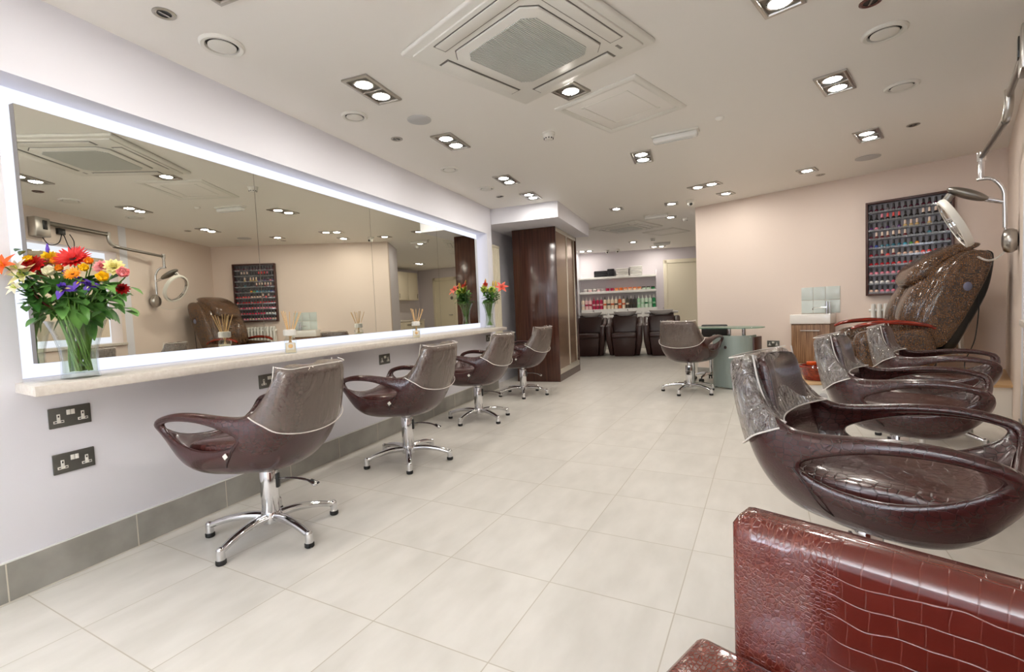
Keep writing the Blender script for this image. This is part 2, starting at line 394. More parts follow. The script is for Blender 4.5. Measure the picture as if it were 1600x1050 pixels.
def seg_box(bm, a, b2, z0, z1, th, mi=0):
    """upright slab from a to b2 (2-D), th thick to the right of the direction a->b2"""
    a, b2 = Vector(a), Vector(b2); d = (b2 - a).normalized(); nn = Vector((d.y, -d.x)) * th
    prism(bm, [a, b2, b2 + nn, a + nn], z0, z1, mi)
ORD = ['first', 'second', 'third', 'fourth', 'fifth', 'sixth', 'seventh', 'eighth', 'ninth', 'tenth', 'eleventh', 'twelfth', 'thirteenth', 'fourteenth', 'fifteenth', 'sixteenth', 'seventeenth', 'eighteenth', 'nineteenth', 'twentieth']

# ================================================================== SETTING
FLOOR_Y0 = -1.75
bm = new(); box(bm, (0.2, 5.6, -0.05), (7.0, 15.2, 0.1)); struct('floor', bm, 'floor')
bm = new(); box(bm, (0.2, 5.6, ZC + 0.05), (7.0, 15.2, 0.1)); struct('ceiling', bm, 'ceiling')

# left wall: a stud wall with a long lit recess for the mirror, ending at Y 5.85
RY0, RY1, RZ0, RZ1 = 1.045, 5.70, 0.836, 2.052
YE = 5.85
bm = new()
def xs(y0, y1, z0, z1, x0=XW - 0.2, x1=XW): box(bm, ((x0 + x1) / 2, (y0 + y1) / 2, (z0 + z1) / 2), (x1 - x0, y1 - y0, z1 - z0))
xs(FLOOR_Y0, RY0, 0, ZC); xs(RY1, YE, 0, ZC); xs(RY0, RY1, 0, RZ0 - 0.04); xs(RY0, RY1, RZ1, ZC); xs(RY0, RY1, RZ0 - 0.04, RZ1, XW - 0.2, XW - 0.165)
struct('wall_left', bm, 'white_wall')
bm = new(); xs(YE, 12.6, 0, ZC, XW - 0.36, XW - 0.17); struct('wall_left_rear', bm, 'white_wall')
# tiled skirting along the left wall
bm = new(); xs(FLOOR_Y0, YE, 0, 0.152, XW, XW + 0.012)
y = 1.395 - 7 * TILE
while y < YE:
    y += TILE
    box(bm, (XW + 0.0125, y, 0.076), (0.0012, 0.004, 0.15), mi=1)
box(bm, (XW + 0.0135, (FLOOR_Y0 + YE) / 2, 0.0015), (0.006, YE - FLOOR_Y0, 0.003), mi=1)
struct('baseboard_left', bm, ['skirt', 'grout'])
bm = new(); xs(FLOOR_Y0, YE, 0.152, 0.157, XW, XW + 0.010); struct('trim_1', bm, 'white_gloss')

# beige wall at the back right, with its skirting
wall_between('wall_beige', BW(0, 0, 0).xy, BW(3.6, 0, 0).xy, 0, ZC, -0.12, 'beige_wall')
wall_between('baseboard_beige', BW(-0.012, 0.012, 0).xy, BW(3.3, 0.012, 0).xy, 0, 0.105, -0.012, 'skirt')
bm = new(); e0 = BP; e1 = BP - BN * 0.95
bm.free(); wall_between('wall_beige_return', e0 - BN * 0.121, e1, 0, ZC, 0.1, 'lilac_wall')
wall_between('wall_kitchen_front', e1, e1 + BD * 2.6, 0, ZC, -0.1, 'lilac_wall')
# right wall: beige far stretch, then a stud wall holding the second mirror
SE = 1.95
wall_between('wall_right_rear', RW(-0.2, 0, 0).xy, RW(SE + 0.02, 0, 0).xy, 0, ZC, -0.12, 'beige_wall')
Q0, Q1, QZ0, QZ1 = 2.14, 6.3, 0.836, 2.03
bm = new()
def rs(s0, s1, z0, z1, o0=-0.20, o1=0.0): prism(bm, [RW(s0, o0, 0).xy, RW(s1, o0, 0).xy, RW(s1, o1, 0).xy, RW(s0, o1, 0).xy], z0, z1)
rs(2.08, Q0, 0, ZC); rs(Q1, 8.4, 0, ZC); rs(Q0, Q1, 0, QZ0 - 0.04); rs(Q0, Q1, QZ1, ZC); rs(Q0, Q1, QZ0 - 0.04, QZ1, -0.20, -0.165)
struct('wall_right', bm, 'beige_wall')
bm = new(); rs(SE, 2.08, 0, ZC, -0.1, 0.003); struct('trim_2', bm, 'white_wall')
bm = new(); rs(SE, 8.0, 0, 0.15, 0.0035, 0.012); struct('baseboard_right', bm, 'skirt')
# shop front behind the viewer: a wide glazed opening
bm = new()
box(bm, (-2.42, -1.7, ZC / 2), (0.14, 0.1, ZC)); box(bm, (-0.27, -1.7, ZC / 2), (0.24, 0.1, ZC)); box(bm, (-1.35, -1.7, 2.375), (2.2, 0.1, 0.06)); box(bm, (-1.35, -1.7, 0.12), (2.2, 0.1, 0.24))
struct('wall_front', bm, 'white_wall')
# rear part of the salon
wall_between('wall_rear', KW(-0.4, 0, 0).xy, KW(6.2, 0, 0).xy, 0, ZC, -0.12, 'lilac_wall')
bm = new(); box(bm, (2.86, 10.4, ZC / 2), (0.12, 6.0, ZC)); struct('wall_kitchen', bm, 'lilac_wall')
# bulkhead over the wardrobe
bm = new(); box(bm, ((XW - 0.17 - 1.573) / 2, (5.87 + 7.75) / 2, (2.205 + ZC) / 2), (-1.573 - XW + 0.17, 7.75 - 5.87, ZC - 2.205 + 0.02)); struct('ceiling_bulkhead', bm, 'white_wall')

def door(name, s0, s1, ztop, handle_s):
    bm = new()
    for s in (s0, s1): prism(bm, [KW(s - 0.045, 0, 0).xy, KW(s + 0.045, 0, 0).xy, KW(s + 0.045, 0.035, 0).xy, KW(s - 0.045, 0.035, 0).xy], 0, ztop + 0.06, bev=0.004)
    prism(bm, [KW(s0 - 0.045, 0, 0).xy, KW(s1 + 0.045, 0, 0).xy, KW(s1 + 0.045, 0.035, 0).xy, KW(s0 - 0.045, 0.035, 0).xy], ztop - 0.03, ztop + 0.06, bev=0.004)
    d = struct(name, bm, 'cream_paint')
    bm = new(); prism(bm, [KW(s0 + 0.047, 0.002, 0).xy, KW(s1 - 0.047, 0.002, 0).xy, KW(s1 - 0.047, 0.018, 0).xy, KW(s0 + 0.047, 0.018, 0).xy], 0.005, ztop - 0.034)
    obj('door_leaf', bm, 'cream_paint', d)
    bm = new(); a = KW(handle_s, 0.018, 1.5); T = Matrix.Translation(a) @ KN.to_3d().to_track_quat('Z', 'Y').to_matrix().to_4x4()
    lathe(bm, [(0.05, 0), (0.05, 0.004), (0.04, 0.006)], 20, T); obj('door_sign', bm, 'nickel', d)
    bm = new(); a = KW(handle_s, 0.018, 1.0); b2 = KW(handle_s, 0.06, 1.0); cyl(bm, a, b2, 0.012, n=10); cyl(bm, b2, b2 + Vector((0.1, 0.015, 0)), 0.009, n=10); obj('door_handle', bm, 'satin', d)
    return d
door('door_1', 2.1, 3.0, 2.06, 2.9)
door('door_2', 4.15, 4.95, 2.06, 4.3)

# ================================================================== MIRRORS AND SHELVES
# lit back panel of the left recess and its mirror panels
t = thing('backlight_panel', 'long lavender-white light panel glowing around the left wall mirror', 'light', (0, 0, 0))
bm = new(); box(bm, (XW - 0.158, (RY0 + RY1) / 2, (RZ0 + RZ1) / 2), (0.012, RY1 - RY0 - 0.004, RZ1 - RZ0 - 0.004)); obj('diffuser', bm, 'glow', t)
MZ0, MZ1 = 0.900, 1.970
MY = [1.134, 2.269, 3.416, 4.553, 5.570]
mnames = ['nearest of the four left wall mirror panels, behind the mixed flower vase', 'second left wall mirror panel, behind the near reed diffuser', 'third left wall mirror panel, behind the far reed diffuser', 'furthest left wall mirror panel, beside the lily vase']
for i in range(4):
    y0, y1 = MY[i], MY[i + 1]
    t = thing('wall_mirror', 'frameless mirror panel, ' + mnames[i], 'mirror', (XM, (y0 + y1) / 2, MZ0), 0, 'left wall mirror panels')
    h = MZ1 - MZ0; wd = y1 - y0 - 0.004
    bm = new(); quad(bm, (0, -wd / 2, 0), (0, wd / 2, 0), (0, wd / 2, h), (0, -wd / 2, h)); obj('glass', bm, 'mirror', t)
    bm = new(); box(bm, (-0.0165, 0, h / 2), (0.032, wd + 0.0015, h + 0.001)); obj('backing', bm, 'mirror_edge', t)
    bm = new(); box(bm, (-0.0465, 0, h / 2), (0.027, wd - 0.2, h - 0.2)); obj('standoff', bm, 'white_gloss', t)
# stone shelf of the left wall (runs into the recess)
bm = new(); SHZ = 0.836
prism(bm, [(XW - 0.15, RY0 + 0.002), (XW, RY0 + 0.002), (XW, 1.02), (-2.225, 0.965), (-2.225, 5.60), (XW, 5.75), (XW, RY1 - 0.002), (XW - 0.15, RY1 - 0.002)], SHZ - 0.038, SHZ, bev=0.002)
o = obj('shelf', bm, 'stone'); tag(o, 'long pale stone shelf running under the left wall mirror', 'shelf')

t = thing('backlight_panel', 'light panel glowing around the right wall mirror, seen reflected', 'light', (0, 0, 0))
bm = new(); prism(bm, [RW(Q0 + 0.002, -0.162, 0).xy, RW(Q1 - 0.002, -0.162, 0).xy, RW(Q1 - 0.002, -0.15, 0).xy, RW(Q0 + 0.002, -0.15, 0).xy], QZ0 + 0.002, QZ1 - 0.002); obj('diffuser', bm, 'glow', t)
t = thing('wall_mirror', 'frameless mirror on the right wall, seen in the left mirror behind the flowers', 'mirror', (0, 0, 0))
for a0, a1 in ((2.25, 3.55), (3.555, 4.85), (4.855, 6.2)):
    bm = new(); quad(bm, RW(a0, -0.08, 0.92), RW(a1, -0.08, 0.92), RW(a1, -0.08, 1.94), RW(a0, -0.08, 1.94)); obj('glass', bm, 'mirror', t)
bm = new(); prism(bm, [RW(2.25, -0.115, 0).xy, RW(6.2, -0.115, 0).xy, RW(6.2, -0.0815, 0).xy, RW(2.25, -0.0815, 0).xy], 0.919, 1.941); obj('backing', bm, 'mirror_edge', t)
bm = new(); prism(bm, [RW(Q0 + 0.004, -0.148, 0).xy, RW(Q1 - 0.004, -0.148, 0).xy, RW(Q1 - 0.004, 0.001, 0).xy, RW(6.35, 0.001, 0).xy, RW(6.35, 0.022, 0).xy, RW(2.09, 0.022, 0).xy, RW(2.09, 0.001, 0).xy, RW(Q0 + 0.004, 0.001, 0).xy], SHZ - 0.036, SHZ, bev=0.002)
o = obj('shelf', bm, 'stone'); tag(o, 'pale stone shelf on the right wall, seen in the left mirror', 'shelf')

# ------------------------------------------------------------------ sockets
def socket(loc, rot, label, plate='nickel'):
    t = thing('wall_socket', label, 'socket', loc, 0, 'double wall sockets', rot)      # local: x out of the wall, y along, z up
    bm = new(); box(bm, (0.004, 0, 0), (0.008, 0.146, 0.084), 0.0025); obj('plate', bm, plate, t)
    for s in (-1, 1):
        bm = new(); cy = s * 0.042
        box(bm, (0.0088, cy, -0.017), (0.002, 0.036, 0.011), 0.0008); box(bm, (0.0088, cy, 0.001), (0.002, 0.012, 0.028), 0.0008)
        for dy in (-0.011, 0.011): box(bm, (0.0098, cy + dy, -0.017), (0.0008, 0.008, 0.0045), mi=1)
        box(bm, (0.0098, cy, 0.006), (0.0008, 0.005, 0.008), mi=1)
        obj('outlet', bm, ['white_plastic', 'black_plastic'], t)
        bm = new(); box(bm, (0.0095, s * 0.0075, 0.018), (0.004, 0.013, 0.021), 0.001); obj('switch', bm, 'white_plastic', t)
    return t
DK = M['sockplate'] = mat('dark_steel_plate', (104, 103, 98), 0.4, 0.7)
socket((XW, 1.183, 0.671), (0, 0, 0), 'upper of two grey double sockets under the near end of the shelf', 'sockplate')
socket((XW, 1.183, 0.478), (0, 0, 0), 'lower of two grey double sockets under the near end of the shelf', 'sockplate')
socket((XW, 2.195, 0.667), (0, 0, 0), 'grey double socket partly hidden behind the nearest left chair', 'sockplate')
socket((XW, 3.383, 0.670), (0, 0, 0), 'grey double socket in clear view above the second left chair', 'sockplate')
socket((XW, 5.60, 0.70), (0, 0, 0), 'grey double socket under the far end of the shelf', 'sockplate')
a = BW(1.003, 0, 0.467); socket(a, (0, 0, BA - PI / 2), 'grey double socket on the beige wall beside the wooden vanity', 'sockplate')

# ------------------------------------------------------------------ radiators
t = thing('radiator', 'tall cream column radiator in the alcove beside the brown wardrobe', 'radiator', (XW - 0.17, 6.19, 0.55))
for k in range(6):
    bm = new(); tube(bm, [(0.05, -0.15 + k * 0.06, 0.0), (0.05, -0.15 + k * 0.06, 1.42)], 0.021, 10); obj('column', bm, 'cream_paint', t)
for z in (0.02, 1.40):
    bm = new(); box(bm, (0.05, 0, z), (0.04, 0.36, 0.04), 0.012); obj('header', bm, 'cream_paint', t)
for z in (0.2, 1.2):
    bm = new(); cyl(bm, (0, 0, z), (0.05, 0, z), 0.012, n=8); obj('bracket', bm, 'cream_paint', t)
a = BW(2.42, 0.0, 0.40); t = thing('radiator', 'low white column radiator under the nail polish rack', 'radiator', a, BA)
for k in range(14):
    bm = new(); x = -0.36 + k * 0.055
    tube(bm, smooth_path([(x, -0.04, 0.0), (x, -0.04, 0.49), (x, -0.07, 0.52), (x, -0.10, 0.49), (x, -0.10, 0.0)], 3), 0.018, 8); obj('column', bm, 'white_gloss', t)
for z in (0.03, 0.47):
    bm = new(); tube(bm, [(-0.40, -0.07, z), (0.40, -0.07, z)], 0.016, 8); obj('header', bm, 'white_gloss', t)
bm = new(); cyl(bm, (-0.2, 0, 0.3), (-0.2, -0.05, 0.3), 0.012, n=8); cyl(bm, (0.2, 0, 0.3), (0.2, -0.05, 0.3), 0.012, n=8); obj('bracket', bm, 'white_gloss', t)

# ------------------------------------------------------------------ wardrobe under the bulkhead
WX0, WX1, WY0, WY1, WZ = -2.43, -1.785, 6.47, 7.74, 2.192
t = thing('wardrobe', 'tall glossy dark brown wardrobe with sliding doors under the bulkhead', 'wardrobe', (0, 0, 0))
bm = new(); box(bm, ((WX0 + WX1) / 2 - 0.03, (WY0 + WY1) / 2, WZ / 2), (WX1 - WX0 - 0.06, WY1 - WY0 - 0.06, WZ)); obj('body', bm, 'wenge', t)
bm = new(); box(bm, ((WX0 + WX1) / 2, WY0 + 0.015, WZ / 2), (WX1 - WX0, 0.03, WZ), 0.002); obj('end_panel', bm, 'wenge', t)
bm = new(); box(bm, ((WX0 + WX1) / 2, WY1 - 0.015, WZ / 2), (WX1 - WX0, 0.03, WZ), 0.002); obj('end_panel', bm, 'wenge', t)
bm = new(); box(bm, (WX1 - 0.03, (WY0 + WY1) / 2, 0.05), (0.058, WY1 - WY0 - 0.062, 0.10)); obj('plinth', bm, 'wenge', t)
for z in (0.14, WZ - 0.03):
    bm = new(); box(bm, (WX1 - 0.03, (WY0 + WY1) / 2, z), (0.056, WY1 - WY0 - 0.062, 0.075 if z < 1 else 0.055), 0.002); obj('door_track', bm, 'alu', t)
ym = (WY0 + WY1) / 2
for k, (y0, y1, x) in enumerate(((WY0 + 0.034, ym + 0.03, WX1 - 0.018), (ym - 0.03, WY1 - 0.034, WX1 - 0.042))):
    d = new(); box(d, (x, (y0 + y1) / 2, 1.16), (0.012, y1 - y0, 1.97)); dd = obj('door', d, 'bronze_mirror', t)
    for yy in ((y1 - 0.018,) if k == 0 else (y1 - 0.018, y0 + 0.02)):
        f = new(); box(f, (x + 0.004, yy, 1.16), (0.022, 0.034, 1.97), 0.003); obj('stile', f, 'alu', dd)

# ================================================================== CEILING FITTINGS
def downlight(x, y, rz, label, twin=True, back=False):
    t = thing('downlight', label, 'downlight', (x, y, ZC), rz, 'recessed ceiling downlights')
    ln = 0.35 if twin else 0.185; wd = 0.175; e = 0.02
    bm = new()
    rectframe(bm, wd, ln, [(0, 0), (0, -0.010), (0.003, -0.012), (e - 0.003, -0.012), (e, -0.008), (e, 0)])
    if twin: box(bm, (0, 0, -0.005), (wd - 0.03, 0.012, 0.009), 0.001)
    obj('frame', bm, 'satin', t)
    bm = new(); box(bm, (0, 0, -0.001), (wd - 0.02, ln - 0.02, 0.002)); obj('well', bm, 'nickel', t)
    for sy in ((-1, 1) if twin else (0,)):
        cy = sy * 0.083
        bm = new(); lathe(bm, [(0.056, -0.002), (0.058, -0.008), (0.050, -0.010), (0.047, -0.005)], 24, Matrix.Translation((0, cy, 0)), caps=False); r = obj('lamp_ring', bm, 'chrome', t)
        bm = new(); lathe(bm, [(0.050, -0.0035), (0.046, -0.0085), (0.03, -0.0105)], 24, Matrix.Translation((0, cy, 0))); obj('lamp', bm, 'lamp_back' if back else 'lamp', t)
    return t
RA = WA - PI / 2
DL = [(-1.772, 1.36, 0, 1, 'twin downlight cropped by the top edge above the left shelf'),
      (-1.772, 2.448, 0, 1, 'largest fully seen twin downlight, left of the ceiling cassette'),
      (-1.768, 3.425, 0, 1, 'twin downlight second along the left row, above the near reed diffuser'),
      (-1.785, 4.664, 0, 1, 'twin downlight third along the left row, near the bulkhead'),
      (-1.785, 5.454, 0, 1, 'twin downlight fourth along the left row, just before the bulkhead'),
      (-0.690, 2.991, RA, 0, 'single square downlight between the ceiling cassette and the access hatch'),
      (-0.411, 4.578, 0, 1, 'twin downlight left of the bulkhead emergency light at mid ceiling'),
      (0.365, 2.475, RA, 1, 'twin downlight cut by the top edge, right of the cassette'),
      (0.870, 3.646, RA, 1, 'twin downlight in the right row between the round air valves'),
      (1.414, 4.940, RA, 1, 'twin downlight in the right row nearest the nail polish rack'),
      (1.158, 5.936, RA, 0, 'single downlight nearest the middle of the beige wall'),
      (0.148, 6.040, BA + PI / 2, 1, 'twin downlight side by side near the top of the beige wall end'),
      (0.407, 6.622, RA, 0, 'single downlight close against the left end of the beige wall'),
      (-0.977, 6.787, 0, 0, 'single downlight right of the bulkhead, alone mid ceiling'),
      (-0.252, 6.871, 0, 0, 'single downlight beside the dome camera at the end of the front room'),
      (-0.305, 7.910, 0, 0, 'single downlight beside the far emergency light'),
      (-1.180, 10.477, 0, 0, 'single downlight over the middle wash station'),
      (-0.755, 11.66, KA + PI / 2, 1, 'twin downlight against the rear wall, near the cream door'),
      (-2.400, 11.40, KA + PI / 2, 1, 'twin downlight in the rear left corner beside the wardrobe'),
      (1.55, 9.6, 0, 0, 'added single downlight out of view in the kitchen corner'),  # added lamp, hidden from view, to brighten the kitchen
      (1.65, 11.0, 0, 1, 'twin downlight over the kitchen corner, seen only in the mirror')]
for x, y, rz, tw, lb in DL: downlight(x, y, rz, lb, bool(tw), y > 9.5)

def valve(x, y, r, label):
    t = thing('air_valve', label, 'air valve', (x, y, ZC), 0, 'round white ceiling air valves')
    bm = new(); lathe(bm, [(r, 0), (r, -0.006), (r * 0.92, -0.014), (r * 0.76, -0.012), (r * 0.70, 0.0)], 36, caps=False); obj('rim', bm, 'white_plastic', t)
    bm = new(); lathe(bm, [(r * 0.70, -0.0005), (r * 0.3, -0.0008)], 30); obj('throat', bm, 'dark_gap', t)
    bm = new(); lathe(bm, [(r * 0.2, -0.001), (r * 0.62, -0.008), (r * 0.62, -0.012), (r * 0.3, -0.018)], 30); obj('disc', bm, 'white_plastic', t)
for x, y, r, lb in [(-2.13, 1.747, 0.10, 'largest round air valve, top left above the mirror'), (-2.113, 2.70, 0.085, 'round air valve below the largest twin downlight'),
                    (-2.124, 4.053, 0.085, 'small round air valve along the left wall past the ceiling speaker'), (-2.103, 4.865, 0.085, 'furthest round air valve on the left side'),
                    (0.954, 3.081, 0.10, 'round air valve top right below the cropped brown spot'), (1.301, 3.904, 0.095, 'round air valve right of the right row twin downlight')]:
    valve(x, y, r, lb)
for x, y, r, lb in [(-1.763, 2.951, 0.083, 'flat grey round ceiling speaker on the left side'), (1.634, 5.72, 0.105, 'flat grey round ceiling speaker before the polish rack')]:
    bm = new(); lathe(bm, [(r, 0), (r, -0.004), (r * 0.95, -0.006), (r * 0.3, -0.0062)], 32); o = obj('ceiling_speaker', bm, 'grey_plastic'); o.location = (x, y, ZC); tag(o, lb, 'speaker', 'flat ceiling speakers')
def eyelet(x, y, lb, m='satin'):
    t = thing('small_spotlight', lb, 'spotlight', (x, y, ZC), 0, 'small unlit ceiling spots')
    bm = new(); lathe(bm, [(0.045, 0), (0.045, -0.004), (0.036, -0.007), (0.028, -0.003)], 24, caps=False); obj('bezel', bm, m, t)
    bm = new(); lathe(bm, [(0.03, -0.0005), (0.02, -0.001)], 20); obj('lens', bm, 'black_plastic', t)
    bm = new(); box(bm, (0, 0, -0.003), (0.008, 0.05, 0.004)); obj('bar', bm, 'satin', t)
M['red_bezel'] = mat('brown_bezel', (92, 42, 32), 0.3)
for x, y, lb, m in [(-2.132, 1.476, 'small chrome spot in the top left corner', 'satin'), (-2.109, 3.183, 'small chrome spot beside the left ceiling speaker', 'satin'), (-2.119, 5.292, 'furthest small chrome spot on the left side', 'satin'),
                    (0.796, 2.745, 'small brown-rimmed spot cut by the top edge at right', 'red_bezel'), (1.685, 4.83, 'small chrome spot at right near the processor arm', 'satin'), (1.343, 6.23, 'small chrome spot close to the beige wall', 'satin')]:
    eyelet(x, y, lb, m)

def cassette(x, y, rz, sz, label):
    t = thing('ceiling_air_conditioner', label, 'air conditioner', (x, y, ZC), rz, 'ceiling cassette air conditioners')
    h = sz / 2
    bm = new(); box(bm, (0, 0, -0.012), (sz, sz, 0.024), 0.010, seg=3); box(bm, (0, 0, -0.027), (sz - 0.09, sz - 0.09, 0.012), 0.004); obj('panel', bm, 'white_plastic', t)
    c = 0.06; g = sz * 0.30
    def octo(g, c): return [(-g + c, -g), (g - c, -g), (g, -g + c), (g, g - c), (g - c, g), (-g + c, g), (-g, g - c), (-g, -g + c)]
    bm = new(); prism(bm, octo(g + 0.012, c), -0.034, -0.031); obj('grille_gap', bm, 'nickel', t)
    bm = new(); prism(bm, octo(g + 0.008, c), -0.044, -0.0335, bev=0.003); obj('intake_frame', bm, 'white_plastic', t)
    bm = new(); gi = g - 0.045; N = 44
    for k in range(N):
        u = -gi + (k + 0.5) * 2 * gi / N; lim = gi - max(0, abs(u) - (gi - 0.05))
        box(bm, (0, u, -0.0465), (2 * lim, gi / N * 1.15, 0.004))
    prism(bm, octo(gi, 0.05), -0.0455, -0.0440, mi=1)
    obj('grille', bm, ['grille', 'grille_back'], t)
    for k in range(4):
        Rm = Matrix.Rotation(k * PI / 2, 4, 'Z'); d = sz * 0.385; L = sz * 0.56
        bm = new(); box(bm, Rm @ Vector((0, d, -0.0335)), (L + 0.02, 0.075, 0.002), mtx=Rm); s = obj('vent_slot', bm, 'nickel', t)
        bm = new(); box(bm, Rm @ Vector((0, d + 0.002, -0.037)), (L, 0.062, 0.006), 0.0025, mtx=Rm); obj('louvre', bm, 'white_plastic', s)
    bm = new()
    for k in range(4): box(bm, (h - 0.13 + k * 0.012 - 0.02, -h + 0.135, -0.0335), (0.008, 0.016, 0.001))
    obj('maker_mark', bm, 'nickel', t)
    return t
cassette(-0.77, 2.393, R_(65), 0.93, 'large white ceiling cassette air conditioner in the near ceiling')
cassette(-1.06, 8.43, R_(66), 0.90, 'far ceiling cassette air conditioner past the bulkhead')
def hatch(x, y, rz, label):
    t = thing('access_hatch', label, 'access hatch', (x, y, ZC), rz, 'ceiling access hatches')
    w2, h2 = 0.68, 0.62; bm = new()
    rectframe(bm, w2, h2, [(0, 0), (0, -0.006), (0.012, -0.016), (0.03, -0.017), (0.042, -0.010), (0.050, -0.009), (0.050, 0)])
    rectframe(bm, w2 - 0.28, h2 - 0.28, [(0, -0.005), (0, -0.008), (0.006, -0.0085), (0.008, -0.005)])
    obj('frame', bm, 'white_plastic', t)
    bm = new(); box(bm, (0, 0, -0.003), (w2 - 0.1, h2 - 0.1, 0.006), 0.001); obj('lid', bm, 'ceiling', t)
    for p in ((-0.2, 0.17), (0.2, -0.17)):
        bm = new(); lathe(bm, [(0.014, -0.006), (0.014, -0.009), (0.006, -0.0095)], 14, Matrix.Translation((p[0], p[1], 0))); obj('lock', bm, 'white_plastic', t)
    return t
hatch(-0.436, 3.39, R_(66), 'white framed access hatch beside the near cassette')
hatch(-0.45, 9.44, R_(66), 'far access hatch beside the far cassette')
def detector(x, y, lb):
    t = thing('smoke_detector', lb, 'smoke detector', (x, y, ZC), 0, 'ceiling smoke detectors')
    bm = new(); lathe(bm, [(0.05, 0), (0.05, -0.012), (0.046, -0.016)], 28); obj('base', bm, 'white_plastic', t)
    bm = new(); lathe(bm, [(0.046, -0.016), (0.042, -0.034), (0.03, -0.05), (0.022, -0.052)], 28); obj('head', bm, 'white_plastic', t)
    bm = new()
    for k in range(10):
        a = 2 * PI * k / 10; box(bm, (math.cos(a) * 0.036, math.sin(a) * 0.036, -0.043), (0.004, 0.010, 0.008), mtx=Matrix.Rotation(a, 4, 'Z'))
    obj('slots', bm, 'dark_gap', t)
detector(-1.021, 3.619, 'white smoke detector in the middle of the near ceiling'); detector(-0.10, 8.13, 'smoke detector at the end of the beige wall, past the dome camera')
detector(-0.75, 10.2, 'furthest smoke detector, in the rear of the salon')
def emergency(x, y, rz, lb):
    t = thing('emergency_light', lb, 'emergency light', (x, y, ZC), rz, 'ceiling emergency lights')
    bm = new(); box(bm, (0, 0, -0.008), (0.36, 0.10, 0.016), 0.003); obj('base', bm, 'white_plastic', t)
    bm = new(); box(bm, (0, 0, -0.036), (0.34, 0.085, 0.044), 0.018, seg=3); obj('diffuser', bm, 'white_gloss', t)
    bm = new(); tube(bm, [(-0.13, 0, -0.0585), (0.13, 0, -0.0585)], 0.004, 8); obj('tube', bm, 'grey_plastic', t)
emergency(-0.11, 4.09, R_(-8), 'nearer emergency light, right of the access hatch'); emergency(-0.50, 7.57, R_(-8), 'emergency light past the beige wall end'); emergency(-0.62, 11.0, R_(5), 'furthest emergency light, above the cream door')
bm = new(); lathe(bm, [(0.032, 0), (0.032, -0.008), (0.02, -0.02), (0.006, -0.024)], 24); o = obj('ceiling_sensor', bm, 'white_plastic'); o.location = (0.211, 3.922, ZC); tag(o, 'small white oval sensor right of the nearer emergency light', 'sensor')
def dome(x, y, lb):
    t = thing('dome_camera', lb, 'security camera', (x, y, ZC), 0, 'ceiling dome cameras')
    bm = new(); lathe(bm, [(0.055, 0), (0.055, -0.025), (0.05, -0.03)], 24); obj('base', bm, 'white_plastic', t)
    bm = new(); ball(bm, (0, 0, -0.04), 0.042); obj('ball', bm, 'white_plastic', t)
    bm = new(); ball(bm, (0.005, -0.032, -0.055), 0.018); obj('lens', bm, 'black_plastic', t)
dome(-0.008, 6.806, 'white dome camera at the left end of the beige wall ceiling'); dome(-1.918, 11.60, 'left of two dome cameras above the rear product shelves'); dome(-1.673, 11.60, 'right of two dome cameras above the rear product shelves')

# ================================================================== SALON CHAIRS
ST = [  # half of the shell, from the middle of the back (y = 0) round the arm to the middle of the seat front; rows from the underside up
 [(-.06,0,0.332),(-.16,0,0.343),(-.255,0,0.398),(-.305,0,0.496),(-.325,0,.58),(-.34,0,.70),(-.352,0,.822)],
 [(-.055,.03,0.332),(-.15,.08,0.344),(-.235,.10,0.398),(-.29,.11,0.496),(-.315,.115,.58),(-.336,.11,.70),(-.35,.10,.822)],
 [(-.045,.045,0.332),(-.12,.13,0.348),(-.19,.18,0.398),(-.25,.205,0.496),(-.28,.206,.58),(-.318,.19,.70),(-.342,.172,.822)],
 [(-.03,.055,0.332),(-.08,.16,0.350),(-.14,.22,0.403),(-.20,.245,0.501),(-.225,.245,.575),(-.265,.222,.70),(-.288,.196,.832)],
 [(-.01,.06,0.332),(-.04,.18,0.353),(-.09,.24,0.408),(-.15,.265,0.506),(-.172,.262,.56),(-.195,.245,.62),(-.232,.218,.715)],
 [(.01,.06,0.332),(0,0.190,0.348),(-0.05,0.260,0.399),(-.115,.278,0.517),(-.118,.277,.545),(-.135,.266,.600),(-.168,.230,.642)],
 [(.03,.06,0.332),(0.04,0.190,0.348),(0,0.265,0.399),(-.05,.286,0.491),(-.05,.287,.575),(-.06,.284,.610),(-.085,.248,.638)],
 [(.05,.058,0.330),(0.09,0.190,0.344),(0.08,0.274,0.390),(.04,.294,0.480),(.04,.296,.604),(.03,.293,.634),(.02,.260,.652)],
 [(.07,.05,0.332),(0.14,0.185,0.344),(0.16,0.275,0.389),(.13,.298,0.489),(.13,.301,.614),(.12,.300,.644),(.115,.268,.660)],
 [(.085,.045,0.334),(0.18,0.175,0.348),(0.225,0.266,0.400),(.23,.297,0.523),(.23,.302,.612),(.222,.303,.640),(.215,.274,.658)],
 [(.095,.035,0.338),(0.215,0.150,0.358),(0.275,0.248,0.422),(.298,.290,0.567),(.300,.294,.592),(.300,.302,.618),(.295,.278,.638)],
 [(.1,.025,0.342),(.235,.115,0.380),(.298,.212,0.446),(.345,.275,0.558),(.356,.290,.582),(.357,.294,.600),(.345,.275,.618)],
 [(.105,.012,0.343),(.24,.06,0.386),(.305,.125,0.436),(.335,.19,0.506),(.338,.21,.520),(.328,.215,.526),(.31,.2,.526)],
 [(.107,0,0.344),(.245,0,0.388),(.31,0,0.428),(.33,0,0.471),(.333,0,.482),(.325,0,.488),(.30,0,.49)]]
HOLE = range(5, 10)
